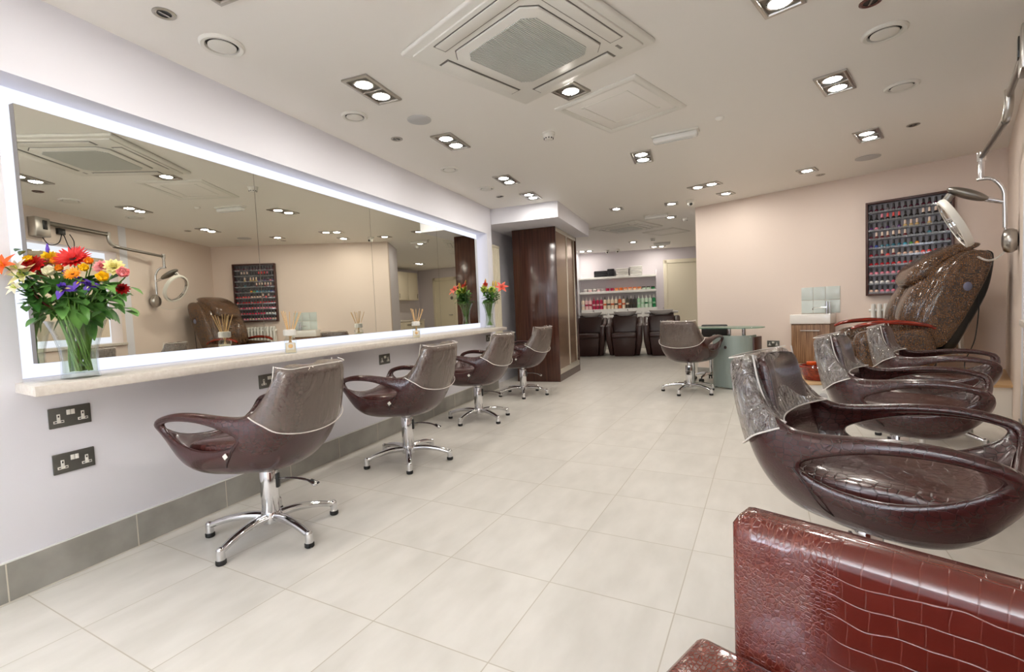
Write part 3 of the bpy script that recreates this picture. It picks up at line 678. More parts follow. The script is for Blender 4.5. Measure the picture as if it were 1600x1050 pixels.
def chair_shell():
    bm = new(); full = [[(x, y, z) for x, y, z in s] for s in ST]
    ring = full + [[(x, -y, z) for x, y, z in s] for s in reversed(full[1:-1])]
    N = len(ring); half = len(full)
    vs = [[bm.verts.new(p) for p in s] for s in ring]
    for i in range(N):
        j = (i + 1) % N
        hi = i if i < half - 1 else (2 * (half - 1) - 1 - i)          # index of the strip on the half shell
        for r in range(6):
            if r == 3 and hi in HOLE: continue
            f = bm.faces.new((vs[i][r], vs[j][r], vs[j][r + 1], vs[i][r + 1])); f.smooth = True
    bm.faces.new([vs[i][0] for i in range(N)])
    return bm
def row_at(s, zc):
    """the part of one station above height zc, as 6 points"""
    pts = [Vector(p) for p in s]
    dense = []
    for a, b2 in zip(pts, pts[1:]):
        for k in range(10): dense.append(a.lerp(b2, k / 10))
    dense.append(pts[-1])
    i0 = next((i for i, p in enumerate(dense) if p.z >= zc and i >= 20), len(dense) - 1)
    sub = dense[i0:]
    return [sub[round(k * (len(sub) - 1) / 6)] for k in range(7)]
def make_chair(label, group):
    t = thing('salon_chair', label, 'salon chair', (0, 0, 0), 0, group)
    obj('shell', chair_shell(), 'leather', t, mods=[('SOLIDIFY', dict(thickness=0.034, offset=-1.0, use_even_offset=False)), ('SUBSURF', dict(levels=2, render_levels=2))])
    # seat cushion
    bm = new(); rings = []
    plan = [(-.235, 0), (-.225, .10), (-.19, .175), (-.11, .225), (0, .238), (.12, .238), (.22, .228), (.275, .19), (.30, .10), (.305, 0)]
    plan = plan + [(x, -y) for x, y in reversed(plan[1:-1])]
    for sc, z in ((.80, .415), (.96, .44), (1.0, .475), (.97, .502), (.86, .512), (.4, .510)):
        rings.append([Vector((x * sc + .02 * (1 - sc), y * sc, z + (-.02 * max(0, x / .3) ** 3))) for x, y in plan])
    loft(bm, rings); obj('seat_cushion', bm, 'leather_seat', t, mods=[('SUBSURF', dict(levels=1, render_levels=1))])
    # padded inner back
    bm = new(); rings = []
    for z, xo, wy, th in ((.47, -.215, .15, .03), (.52, -.225, .165, .06), (.60, -.252, .17, .075), (.70, -.28, .162, .075), (.78, -.292, .155, .068), (.815, -.30, .15, .06), (.832, -.312, .14, .035)):
        rg = []
        for k in range(20):
            a = 2 * PI * k / 20; cx, cy = math.cos(a), math.sin(a)
            ex = abs(cx) ** .6 * (1 if cx > 0 else -1); ey = abs(cy) ** .5 * (1 if cy > 0 else -1)
            rg.append(Vector((xo + ex * th / 2 + .06 * (ey ** 2) * .9, ey * wy, z)))
        rings.append(rg)
    loft(bm, rings); obj('back_cushion', bm, 'leather', t, mods=[('SUBSURF', dict(levels=1, render_levels=1))])
    # clear plastic cover over the back, with its welded hem
    cl = [.525, .532, .555, .595, .62, .632]
    half = [row_at(ST[i], cl[i]) for i in range(6)]
    full = [[Vector((p.x, -p.y, p.z)) for p in s] for s in reversed(half[1:])] + half
    bm = new(); out = []
    for i, s in enumerate(full):
        o = []
        for p in s:
            d = Vector((p.x + .02, p.y, 0)); d.normalize(); o.append(p + d * .011 + Vector((0, 0, .012 * max(0, (p.z - .76) / .07))))
        out.append(o)
    vs = [[bm.verts.new(p) for p in s] for s in out]
    for i in range(len(vs) - 1):
        for r in range(6):
            f = bm.faces.new((vs[i][r], vs[i + 1][r], vs[i + 1][r + 1], vs[i][r + 1])); f.smooth = True
    # front sheet between the two wing edges, and the strip over the top
    tabz = [.645, .70, .76, .80, .838]; tabx = [-.205, -.232, -.255, -.262, -.268]; edge = {}
    ez = [.645, .70, .76, .80, .838]; ex = [-.162, -.222, -.246, -.258, -.270]; ey = [.224, .200, .192, .190, .188]
    fr = []
    for r, z in enumerate(tabz):
        row_ = []
        for k in range(9):
            u = -1 + k / 4; f = abs(u) ** 2.2
            row_.append(bm.verts.new((tabx[r] * (1 - f) + ex[r] * f, u * ey[r], z + (.003 if k % 2 else -.002))))
        fr.append(row_)
    for r in range(4):
        for k in range(8):
            f = bm.faces.new((fr[r][k], fr[r][k + 1], fr[r + 1][k + 1], fr[r + 1][k])); f.smooth = True
    tops = [vs[i][-1] for i in range(2, 9)]; ft_ = [fr[4][round(k * 8 / 6)] for k in range(7)]
    for k in range(6):
        f = bm.faces.new((tops[k], tops[k + 1], ft_[k + 1], ft_[k])); f.smooth = True
    for c_, i3, i4, i5 in ((0, 2, 1, 0), (8, 8, 9, 10)):
        a3, a4, a5 = vs[i3][-1], vs[i4][-1], vs[i5][-1]
        for fc in ((a3, fr[4][c_], fr[3][c_]), (a3, fr[3][c_], fr[2][c_], a4), (a4, fr[2][c_], fr[1][c_]), (a4, fr[1][c_], fr[0][c_], a5)):
            f = bm.faces.new(fc); f.smooth = True
    cv = obj('plastic_cover', bm, 'plastic', t, mods=[('SUBSURF', dict(levels=2, render_levels=2))])
    bm = new(); tube(bm, smooth_path([Vector((tabx[0] * (1 - abs(u) ** 2.2) + ex[0] * abs(u) ** 2.2 + .002, u * ey[0], .645)) for u in [k / 4 - 1 for k in range(9)]], 3), .0024, 6); obj('hem', bm, 'hem', cv)
    bm = new(); tube(bm, smooth_path([s[0] + Vector((s[0].x, s[0].y, 0)).normalized() * .002 for s in out], 4), 0.0028, 6); obj('hem', bm, 'hem', cv)
    bm = new(); tube(bm, smooth_path([s[-1] + Vector((.012, 0, -.004)) for s in out[2:-2]], 4), 0.0020, 6); obj('hem', bm, 'hem', cv)
    for sg in (-1, 1):                                            # welded edge down the front of each wing
        pts = [Vector((-.262, sg * .186, .842)), Vector((-.246, sg * .190, .76)), Vector((-.220, sg * .198, .695)), Vector((-.188, sg * .205, .655)), Vector((-.158, sg * .222, .648))]
        bm = new(); tube(bm, smooth_path(pts, 4), 0.0028, 6); obj('hem', bm, 'hem', cv)
    # tag on the side seam
    for sg in (1,):
        bm = new(); box(bm, (-.062, sg * .280, .468), (.022, .004, .020), .001, mtx=Matrix.Rotation(R_(38), 4, 'Y')); obj('care_tag', bm, 'white_plastic', t)
    for sg in (-1, 1):
        bm = new(); tube(bm, smooth_path([Vector((-.125, sg * .281, .530)), Vector((-.100, sg * .281, .50)), Vector((-.055, sg * .270, .432)), Vector((-.01, sg * .228, .388))], 5), .0022, 6); obj('side_seam', bm, 'leather_seam', t)
    # pump column
    bm = new(); lathe(bm, [(.020, .28), (.020, .330), (.055, .332), (.055, .35)], 24); obj('piston', bm, 'chrome', t)
    bm = new(); lathe(bm, [(.034, .085), (.041, .10), (.041, .308), (.038, .316), (.022, .318)], 32); obj('column', bm, 'chrome', t)
    bm = new(); lathe(bm, [(.020, .052), (.046, .060), (.052, .085), (.044, .112)], 28); obj('hub', bm, 'chrome', t)
    bm = new(); a = R_(198); dv = Vector((math.cos(a), math.sin(a), 0)); pts = smooth_path([dv * .035 + Vector((0, 0, .268)), dv * .11 + Vector((0, 0, .270)), dv * .18 + Vector((0, 0, .258)), dv * .235 + Vector((0, 0, .232))], 5)
    tube(bm, pts, [.009] * 8 + [.011] * 4 + [.016, .020, .022, .016], 10, flat=.55); lv = obj('pump_lever', bm, 'chrome', t)
    bm = new(); box(bm, dv * .222 + Vector((0, 0, .247)), (.045, .022, .006), .003, mtx=Matrix.Rotation(a, 4, 'Z') @ Matrix.Rotation(R_(25), 4, 'Y')); obj('lever_pad', bm, 'black_rubber', lv)
    bm = new(); box(bm, dv * .043 + Vector((0, 0, .262)), (.012, .024, .07), .003, mtx=Matrix.Rotation(a, 4, 'Z')); obj('lever_slot', bm, 'black_plastic', t)
    return t
def add_legs(t, phase):
    for k in range(5):
        a = phase + 2 * PI * k / 5; d = Vector((math.cos(a), math.sin(a), 0)); bm = new()
        pts = smooth_path([d * .03 + Vector((0, 0, .088)), d * .12 + Vector((0, 0, .094)), d * .22 + Vector((0, 0, .080)), d * .296 + Vector((0, 0, .056))], 4)
        rs = [.025 - .009 * i / (len(pts) - 1) for i in range(len(pts))]
        tube(bm, pts, rs, 12, flat=.85); cyl(bm, d * .298 + Vector((0, 0, .064)), d * .298 + Vector((0, 0, .022)), .017, .0185, 16); ball(bm, d * .298 + Vector((0, 0, .060)), .0172)
        lg = obj('leg', bm, 'chrome', t)
        bm = new(); lathe(bm, [(.019, .022), (.0215, .018), (.0215, .004), (.018, 0)], 18, Matrix.Translation(d * .298)); obj('glide', bm, 'black_rubber', lg)
proto = make_chair('nearest brown salon chair on the left, facing the mirror below the flower vase', 'brown salon chairs with plastic-covered backs')
CHAIRS = [(-1.951, 1.685, 183.0, -12, 0.0, None),
 (-1.925, 2.842, 179.8, 16, 0.0, 'second brown salon chair from the front along the left mirror'),
 (-1.97, 4.132, 177.4, 43, 0.0, 'third brown salon chair from the front along the left mirror'),
 (-1.979, 5.452, 172.2, 2, 0.0, 'furthest brown salon chair along the left mirror, beside the wardrobe'),
 (0.489, 1.724, -25.8, 10, 0.022, 'nearest brown salon chair of the right row, with a crinkled plastic cover'),
 (0.98, 2.969, -23.6, 40, -0.007, 'middle brown salon chair of the three on the right'),
 (1.554, 4.149, -24.0, 25, -0.024, 'furthest brown salon chair of the right row, by the platform'),
 (-0.064, 5.88, 69.1, 32, 0.014, 'brown salon chair turned away at the glass manicure desk')]
first = None
todo = []
for i, (x, y, h, ph, dz, lb) in enumerate(CHAIRS):
    c = proto if i == 0 else dup(proto, label=lb)
    for ch in c.children:
        if ch.name.startswith('plastic_cover') and i in (4, 5, 6): ch.material_slots[0].link = 'OBJECT'; ch.material_slots[0].material = M['plastic_crinkled']
    c.location = (x, y, 0); c.rotation_euler = (0, 0, R_(h)); todo.append((c, R_(ph - h)))
    for ch in c.children:
        if ch.name.split('.')[0] in ('shell', 'seat_cushion', 'back_cushion', 'plastic_cover', 'care_tag', 'piston', 'side_seam'): ch.location.z = dz
for c, ph in todo: add_legs(c, ph)

# ================================================================== WAITING ARMCHAIR (front right)
AA = R_(-27.0)
t = thing('armchair', 'red-brown embossed leather armchair cropped at the bottom right corner', 'armchair', (0.052, 0.90, 0), AA)
def cushion(bm, c, s, bev, mtx=None): box(bm, c, s, bev, mtx=mtx, seg=4)
bm = new(); rings = []
def armblock(y0, y1, x0, x1, z0, z1):
    b3 = new(); prof = [(y0, z0), (y0, z1 - .035), (y0 + .008, z1 - .014), (y0 + .026, z1 - .002), ((y0 + y1) / 2, z1 + .002), (y1 - .026, z1 - .002), (y1 - .008, z1 - .014), (y1, z1 - .035), (y1, z0)]
    rg = []
    xsn = [x0 + .0, x0 + .004, x0 + .014, x0 + .035] + [x0 + (x1 - x0) * k / 10 for k in range(1, 11)]
    for x in xsn:
        ins = .012 if x <= x0 else (.004 if x < x0 + .01 else 0)
        rg.append([Vector((x, min(max(yy, y0 + ins), y1 - ins), min(zz, z1 - ins))) for yy, zz in prof])
    loft(b3, rg); return b3
ar = obj('armrest', armblock(0.0, 0.10, 0.0, 0.50, 0.06, 0.655), 'leather_red', t, angle=50)
ar = obj('armrest', armblock(-0.585, -0.49, 0.0, 0.50, 0.06, 0.655), 'leather_red', t, angle=50)
bm = new(); cushion(bm, (0.20, -0.245, 0.36), (0.52, 0.484, 0.12), 0.022); obj('seat_cushion', bm, 'leather_red', t, angle=60)
bm = new(); cushion(bm, (0.235, -0.245, 0.19), (0.45, 0.484, 0.22), 0.01); obj('seat_base', bm, 'leather_red', t, angle=60)
bm = new(); cushion(bm, (0.455, -0.245, 0.51), (0.09, 0.484, 0.42), 0.03); obj('backrest', bm, 'leather_red', t, angle=60)
for px in (0.05, 0.45):
    for py in (0.05, -0.54):
        bm = new(); cyl(bm, (px, py, 0.0), (px, py, 0.07), 0.016, 0.02, 14); obj('foot', bm, 'chrome', t)

# ================================================================== PEDICURE PLATFORM, SPA CHAIR, VANITY
bm = new(); PF = 5.03; pz = 0.262
fr_r = RW((6.03 - PF) / WD.y, 0.002, 0).xy; corner = RW(0.004, 0.002, 0).xy; bl = BW(1.0, 0.003, 0).xy
poly = [(bl.x - 0.04, PF), (fr_r.x, PF), (corner.x, corner.y), (BW(3.085, 0.003, 0).x, BW(3.085, 0.003, 0).y), (BW(0.98, 0.003, 0).x, BW(0.98, 0.003, 0).y)]
prism(bm, poly, 0, pz - 0.022)
PL = obj('pedicure_platform', bm, 'white_gloss'); tag(PL, 'low white platform with an oak top in the right rear corner', 'platform')
bm = new(); prism(bm, [(p[0], p[1] - (0.02 if abs(p[1] - PF) < 1e-4 else 0)) for p in poly], pz - 0.0225, pz, bev=0.002); obj('oak_top', bm, 'wood_light', PL)
bm = new(); T = Matrix.Translation((1.09, PF, 0.13)) @ Matrix.Rotation(R_(90), 4, 'X'); lathe(bm, [(0.036, 0.0), (0.036, 0.006), (0.03, 0.01), (0.012, 0.011)], 22, T); obj('round_cap', bm, 'grey_plastic', PL)

# massage / pedicure chair, facing left (local +x = forward)
PC = thing('massage_chair', 'brown crocodile massage chair with red wooden armrests on the platform', 'massage chair', (1.86, 5.55, pz), R_(178))
def slab(bm, prof, wid, bulge=0.04, ny=13, e=2.6):
    """a padded slab: closed side outline prof (x,z) swept across the width and rounded towards both sides"""
    rings = []; cx = sum(p[0] for p in prof) / len(prof); cz = sum(p[1] for p in prof) / len(prof)
    for k in range(ny):
        u = -1 + 2 * k / (ny - 1); s = (1 - abs(u) ** (e * 2)) ** (1 / (e * 1.2)) if abs(u) < 1 else 0.0
        s = 0.62 + 0.38 * s
        rings.append([Vector((cx + (x - cx) * s, u * wid / 2, cz + (z - cz) * s)) for x, z in prof])
    loft(bm, rings)
def dense(prof, k=4):
    p = [Vector((a, 0, b2)) for a, b2 in prof]; n2 = len(p); out = []
    for i in range(n2):
        p0, p1, p2, p3 = p[i - 1], p[i], p[(i + 1) % n2], p[(i + 2) % n2]
        for j in range(k):
            tt = j / k; q = 0.5 * ((2 * p1) + (p2 - p0) * tt + (2 * p0 - 5 * p1 + 4 * p2 - p3) * tt * tt + (3 * p1 - p0 - 3 * p2 + p3) * tt ** 3); out.append((q.x, q.z))
    return out
def L(x, z): return (1.86 - x, z - pz)               # from world x,z on the chair's mid plane to local
bk = [L(1.80, .66), L(1.80, .82), L(1.86, 1.02), L(1.97, 1.22), L(2.12, 1.36), L(2.26, 1.42), L(2.36, 1.37), L(2.33, 1.20), L(2.24, .98), L(2.13, .74), L(2.02, .58), L(1.88, .56)]
bm = new(); slab(bm, dense(bk), 0.60, e=2.2); bkr = obj('backrest', bm, 'leather_tan', PC, angle=70)
for sg in (-1, 1):                                   # side wings
    wg = [L(1.90, .60), L(1.88, .80), L(1.97, 1.06), L(2.08, 1.26), L(2.22, 1.38), L(2.36, 1.36), L(2.36, 1.22), L(2.27, .98), L(2.16, .74), L(2.04, .56)]
    bm = new(); b3 = new(); slab(b3, dense(wg), 0.11, e=1.6); merge(bm, b3, Matrix.Translation((0, sg * .30, 0))); obj('side_wing', bm, 'leather_tan', PC, angle=70)
for sg in (-1, 1):                                   # long lumbar cushions
    cu = [L(1.775, .70), L(1.77, .86), L(1.83, 1.03), L(1.915, 1.165), L(1.98, 1.16), L(1.95, 1.0), L(1.90, .82), L(1.86, .70)]
    bm = new(); b3 = new(); slab(b3, dense(cu), 0.20, e=1.4); merge(bm, b3, Matrix.Translation((0, sg * .155, 0))); obj('side_cushion', bm, 'leather_tan', bkr, angle=70)
cu = [L(1.81, .70), L(1.80, .86), L(1.855, 1.02), L(1.94, 1.17), L(2.0, 1.16), L(1.95, 1.0), L(1.90, .82), L(1.87, .70)]
bm = new(); slab(bm, dense(cu), 0.16, e=1.4); obj('lumbar_cushion', bm, 'leather_tan', bkr, angle=70)
hd = [L(1.845, 1.125), L(1.835, 1.19), L(1.90, 1.30), L(2.05, 1.405), L(2.21, 1.470), L(2.36, 1.468), L(2.35, 1.43), L(2.18, 1.385), L(2.06, 1.30), L(1.96, 1.19), L(1.90, 1.115)]
bm = new(); slab(bm, dense(hd), 0.46, e=1.8); obj('head_pillow', bm, 'leather_tan', PC, angle=70)
bs = [L(2.05, .50), L(2.10, .66), L(2.20, .90), L(2.31, 1.16), L(2.37, 1.37), L(2.42, 1.37), L(2.415, 1.22), L(2.37, 1.0), L(2.25, .72), L(2.14, .50)]
bm = new(); slab(bm, dense(bs), 0.56, e=3); bs_o = obj('back_shell', bm, 'black_plastic', PC, angle=60)
for sg in (-1, 1):
    bm = new(); ball(bm, (L(2.2, 1.08)[0], sg * .354, L(2.2, 1.08)[1]), .032, s=(1, .35, 1.2)); obj('speaker_pad', bm, 'pad_blue', PC)
se = [L(1.86, .50), L(1.84, .60), L(1.70, .60), L(1.50, .61), L(1.36, .60), L(1.30, .54), L(1.34, .46), L(1.55, .44), L(1.78, .44)]
bm = new(); slab(bm, dense(se), 0.52); obj('seat', bm, 'leather_tan', PC, angle=70)
for sg in (-1, 1):
    # padded side under the armrest, then the lacquered wooden arm
    sd = [L(1.95, .36), L(1.95, .70), L(1.70, .725), L(1.48, .715), L(1.40, .66), L(1.40, .52), L(1.47, .38)]
    bm = new(); b3 = new(); slab(b3, dense(sd, 5), 0.15, e=1.5); merge(bm, b3, Matrix.Translation((0, sg * .335, 0))); obj('arm_panel', bm, 'leather_tan', PC, angle=70)
    pts = smooth_path([(L(1.985, 0)[0], sg * .335, .725 - pz), (L(1.92, 0)[0], sg * .34, .755 - pz), (L(1.75, 0)[0], sg * .345, .784 - pz), (L(1.58, 0)[0], sg * .345, .785 - pz), (L(1.44, 0)[0], sg * .34, .765 - pz), (L(1.375, 0)[0], sg * .33, .735 - pz)], 5)
    k2 = len(pts); bm = new(); tube(bm, pts, [.022 + .024 * math.sin(PI * min(1, max(0.08, i / (k2 - 1)))) for i in range(k2)], 14, flat=.52); obj('wooden_armrest', bm, 'red_lacquer', PC, angle=60)
bm = new(); box(bm, (L(1.72, 0)[0], 0, .09), (.62, .56, .18), .03); obj('chair_base', bm, 'black_plastic', PC)
bm = new(); b3 = new(); lr = [L(1.36, .58), L(1.28, .60), L(1.18, .50), L(1.15, .38), L(1.20, .33), L(1.30, .36), L(1.36, .46)]; slab(b3, dense(lr), 0.42); merge(bm, b3, Matrix.Identity(4)); obj('leg_rest', bm, 'leather_tan', PC, angle=70)
bm = new(); tube(bm, smooth_path([(L(2.30, 0)[0], .285, 1.10 - pz), (L(2.30, 0)[0], .292, .92 - pz), (L(2.27, 0)[0], .30, .62 - pz), (L(2.20, 0)[0], .31, .42 - pz), (L(2.22, 0)[0], .31, .012)], 5), .004, 6); obj('power_cable', bm, 'black_rubber', PC)

# red foot bath at the front of the platform
FB = thing('foot_bath', 'red lacquered foot bath at the left end of the platform', 'foot bath', (1.10, 5.20, pz), 0)
bm = new(); prof = [(.10, 0), (.125, .004), (.15, .06), (.165, .115), (.178, .125), (.178, .135), (.160, .135), (.145, .11), (.12, .03), (.03, .02)]
lathe(bm, prof, 32, Matrix.Diagonal((1.0, .85, 1, 1)).to_4x4(), caps=False); obj('bowl', bm, 'red_lacquer', FB)
bm = new(); tube(bm, [(0.174 * math.cos(a * PI / 12), .148 * math.sin(a * PI / 12), .132) for a in range(24)], .010, 8, closed=True); obj('rim', bm, 'red_lacquer', FB)
bm = new(); lathe(bm, [(.028, .135), (.04, .142), (.042, .165), (.03, .172)], 20, Matrix.Translation((-.06, .03, 0))); obj('foot_rest', bm, 'copper', FB)
bm = new(); tube(bm, smooth_path([(.06, .145, .13), (.06, .15, .17), (.04, .12, .20), (.02, .08, .19)], 4), .009, 8); obj('spout', bm, 'chrome', FB)

# vanity with basin
a = BW(1.486, 0.004, pz); V = thing('vanity_unit', 'small walnut vanity with white basin on the beige wall', 'vanity', a, BA)     # local -y into the room
VB = V
bm = new(); box(bm, (0, -.125, .235), (.40, .24, .47), .002); obj('cabinet', bm, 'walnut', V)
bm = new(); box(bm, (0, -.252, .235), (.396, .016, .45), .002); d = obj('door', bm, 'walnut', V)
bm = new(); box(bm, (0, -.272, .392), (.20, .010, .010), .002); box(bm, (-.09, -.265, .392), (.008, .014, .008)); box(bm, (.09, -.265, .392), (.008, .014, .008)); obj('handle', bm, 'satin', d)
bm = new(); box(bm, (0, -.135, .528), (.42, .266, .112), .006, seg=3); box(bm, (-.03, -.15, .5845), (.30, .18, .001)); bs2 = obj('basin', bm, 'ceramic', V)
bm = new(); cyl(bm, (.125, -.05, .584), (.125, -.05, .73), .014, n=16); cyl(bm, (.155, -.05, .584), (.155, -.05, .73), .009, n=16); tube(bm, smooth_path([(.125, -.06, .66), (.03, -.09, .66), (-.005, -.10, .655), (-.01, -.10, .635)], 4), .006, 8); obj('tap', bm, 'chrome', bs2)
t = thing('splashback', 'pale grey glass tile splashback above the white basin', 'splashback', BW(1.531, 0.0, 0.85), BA)
M['glass_tile'] = mat('glass_tile', (204, 212, 208), 0.06)
for i in range(3):
    for j in range(2):
        w0 = .145 if i != 1 else .11; x = (-.1975 + .0725) if i == 0 else (.0025 if i == 1 else .1325)
        w0 = (.125, .125, .145)[i]; x = (-.1375, -.0085, .1305)[i]
        bm = new(); box(bm, (x, -.004, .08 + j * .16), (w0, .008, .156), .0015); obj('tile', bm, 'glass_tile', t)

# ================================================================== NAIL POLISH RACK
RK0, RK1, RKZ0, RKZ1 = 1.99, 2.72, 1.035, 2.07
rw_ = RK1 - RK0
RK = thing('polish_rack', 'dark wood wall rack filled with nail polish bottles', 'display rack', BW((RK0 + RK1) / 2, 0.002, RKZ0), BA)
bm = new(); box(bm, (0, -.006, (RKZ1 - RKZ0) / 2), (rw_, .012, RKZ1 - RKZ0)); obj('back_board', bm, 'rack_back', RK)
for sx in (-1, 1):
    bm = new(); box(bm, (sx * (rw_ / 2 - .011), -.035, (RKZ1 - RKZ0) / 2), (.022, .07, RKZ1 - RKZ0), .002); obj('frame_side', bm, 'rack_wood', RK)
for z in (.011, RKZ1 - RKZ0 - .011):
    bm = new(); box(bm, (0, -.035, z), (rw_ - .044, .0695, .022), .002); obj('frame_rail', bm, 'rack_wood', RK)
NR, NC = 10, 14
rowz = [.022 + (RKZ1 - RKZ0 - .05) * (9 - r) / 10 + .004 for r in range(NR)]
for r in range(NR):
    bm = new(); box(bm, (0, -.036, rowz[r] - .002), (rw_ - .046, .046, .004)); box(bm, (0, -.058, rowz[r] + .008), (rw_ - .046, .003, .020)); obj('shelf_strip', bm, 'clear_acrylic', RK)
def pmat(c, r=0.12): return mat('polish', c, r)
PC_ = {k: pmat(v) for k, v in dict(black=(24, 20, 24), plum=(70, 26, 48), purple=(78, 40, 104), pink=(226, 130, 150), hotpink=(206, 40, 84), coral=(232, 84, 84), red=(176, 22, 34), darkred=(98, 18, 28), nude=(226, 190, 170), white=(236, 232, 228),
    blue=(48, 78, 160), teal=(46, 110, 130), sky=(70, 170, 200), green=(86, 150, 70), orange=(236, 150, 40), gold=(206, 176, 120), wine=(84, 22, 40), grey=(120, 110, 116)).items()}
CAPB = mat('polish_cap', (28, 22, 24), 0.3); CAPW = mat('polish_cap_pale', (238, 214, 196), 0.3)
bmb = new(); lathe(bmb, [(.0165, 0), (.0190, .004), (.0190, .027), (.012, .037), (.008, .040)], 12)
pol = obj('nail_polish_bottle', bmb, PC_['red']); pol.data.materials[0] = PC_['red']
bmb = new(); lathe(bmb, [(.0105, .040), (.0100, .076), (.0070, .083)], 10); pcap = obj('cap', bmb, CAPB, pol)
rows = ['plum wine wine grey plum plum plum wine plum wine wine plum wine wine', 'black* black* pink* coral* coral* coral* black black black black^ black^ black^ black black',
        'purple pink plum purple grey purple gold^ gold^ gold^ plum gold^ black black plum', 'wine darkred^ darkred^ darkred^ black^ black^ darkred^ black black black teal black black wine',
        'purple blue teal teal teal teal sky green orange black black black plum wine', 'red wine darkred^ coral darkred^ nude nude nude nude coral coral coral red red',
        'red red red red red coral red red red red red red darkred red', 'pink pink pink pink pink pink pink pink coral pink pink hotpink pink nude',
        'white white white white hotpink hotpink hotpink hotpink red hotpink hotpink red pink white', 'nude nude pink pink pink pink nude pink nude nude pink pink nude nude']
cn = dict(black='black', plum='dark plum', purple='purple', pink='pink', hotpink='hot pink', coral='coral', red='red', darkred='dark red', nude='nude', white='white', blue='blue', teal='teal', sky='sky blue', green='green', orange='orange', gold='pale gold', wine='wine', grey='grey')
CAPC = {k: v for k, v in PC_.items()}
firstp = True
for r, line in enumerate(rows):
    for c, nm in enumerate(line.split()):
        cap = CAPB
        if nm.endswith('^'): cap = CAPW; nm = nm[:-1]
        elif nm.endswith('*'): cap = 'same'; nm = nm[:-1]
        x = -rw_ / 2 + .045 + c * (rw_ - .09) / (NC - 1)
        p = BW((RK0 + RK1) / 2 + x, .002 + .034 + random.uniform(-.003, .003), RKZ0 + rowz[r] + .0005)
        if firstp: o = pol; firstp = False; cp_ = pcap
        else:
            o = pol.copy(); COL.objects.link(o); cp_ = pcap.copy(); COL.objects.link(cp_); cp_.parent = o
        o.location = p; o.rotation_euler = (0, 0, random.uniform(-.3, .3))
        body = PC_[nm]
        if cap == 'same': cap = PC_[nm]; body = PC_['black']
        for ob, mm in ((o, body), (cp_, cap)):
            ob.material_slots[0].link = 'OBJECT'; ob.material_slots[0].material = mm
        cap_txt = ' with pale cap' if cap is CAPW else (' with bright cap' if cap is not CAPB else '')
        tag(o, f'{cn[nm]} nail polish{cap_txt}, rack row {ORD[r]} from top, {ORD[c]} from left', 'nail polish', 'nail polish bottles on the wall rack')

# ================================================================== HAIR PROCESSOR ON ITS WALL ARM
HP = thing('hair_processor', 'ring-shaped hair processor on a jointed arm from the right wall', 'hair processor', (0, 0, 0))
bm = new(); c = RW(3.24, 0.047, 2.175); box(bm, c, (.18, .09, .21), .012, mtx=Matrix.Rotation(WA, 4, 'Z')); hb = obj('wall_box', bm, 'satin', HP)
bm = new(); box(bm, RW(3.22, 0.093, 2.20), (.05, .01, .10), .002, mtx=Matrix.Rotation(WA, 4, 'Z')); obj('recess', bm, 'black_plastic', hb)
bm = new(); e0 = RW(3.16, 0.06, 2.235); e1 = Vector((1.835, 3.895, 2.235)); tube(bm, [e0, e1], .017, 12, flat=1.5); obj('rail', bm, 'nickel', HP)
bm = new(); box(bm, RW(2.95, 0.018, 2.175), (.09, .034, .07), .004, mtx=Matrix.Rotation(WA, 4, 'Z')); obj('plug_box', bm, 'black_plastic', HP)
bm = new(); tube(bm, smooth_path([RW(3.2, .03, 2.08), RW(3.12, .03, 2.0), RW(3.0, .03, 2.04), RW(2.94, .03, 2.15), RW(2.88, .03, 2.02), RW(2.82, .03, 1.98), RW(2.80, .03, 2.08), RW(2.85, .03, 2.16)], 5), .005, 6); obj('cable', bm, 'black_rubber', HP)
bm = new(); tube(bm, smooth_path([e1 + Vector((0, 0, .03)), e1 + Vector((0, 0, -.05)), e1 + Vector((.005, .03, -.12)), e1 + Vector((.03, .12, -.145))], 5), .023, 14); obj('elbow', bm, 'satin', HP)
k1 = Vector((2.057, 4.699, 2.045)); bm = new(); tube(bm, [Vector((1.845, 3.95, 2.09)), k1], [.021, .017], 12); obj('arm', bm, 'nickel', HP)
bm = new(); cyl(bm, k1 + Vector((0, 0, .035)), k1 + Vector((0, 0, -.03)), .026, n=18); cyl(bm, k1 + Vector((0, 0, -.03)), k1 + Vector((0, 0, -.16)), .019, n=16); obj('joint', bm, 'chrome', HP)
bm = new(); tube(bm, smooth_path([k1 + Vector((-.02, .01, -.160)), k1 + Vector((.03, -.025, -.165)), Vector((2.125, 4.648, 1.845)), Vector((2.158, 4.634, 1.77)), Vector((2.166, 4.635, 1.66)), Vector((2.171, 4.638, 1.50))], 6), .014, 10); obj('swan_neck', bm, 'chrome', HP)
bm = new(); tube(bm, [Vector((2.171, 4.638, 1.52)), Vector((2.176, 4.637, 1.42))], .009, 8)
obj('spring_rod', bm, 'satin', HP)
bm = new(); T = Matrix.Translation((2.196, 4.63, 1.40)) @ Matrix.Rotation(WA, 4, 'Z') @ Matrix.Rotation(R_(90), 4, 'X')
lathe(bm, [(.03, -.045), (.075, -.035), (.09, -.012), (.09, .012), (.075, .035), (.03, .045)], 28, T); obj('control_disc', bm, 'satin', HP)
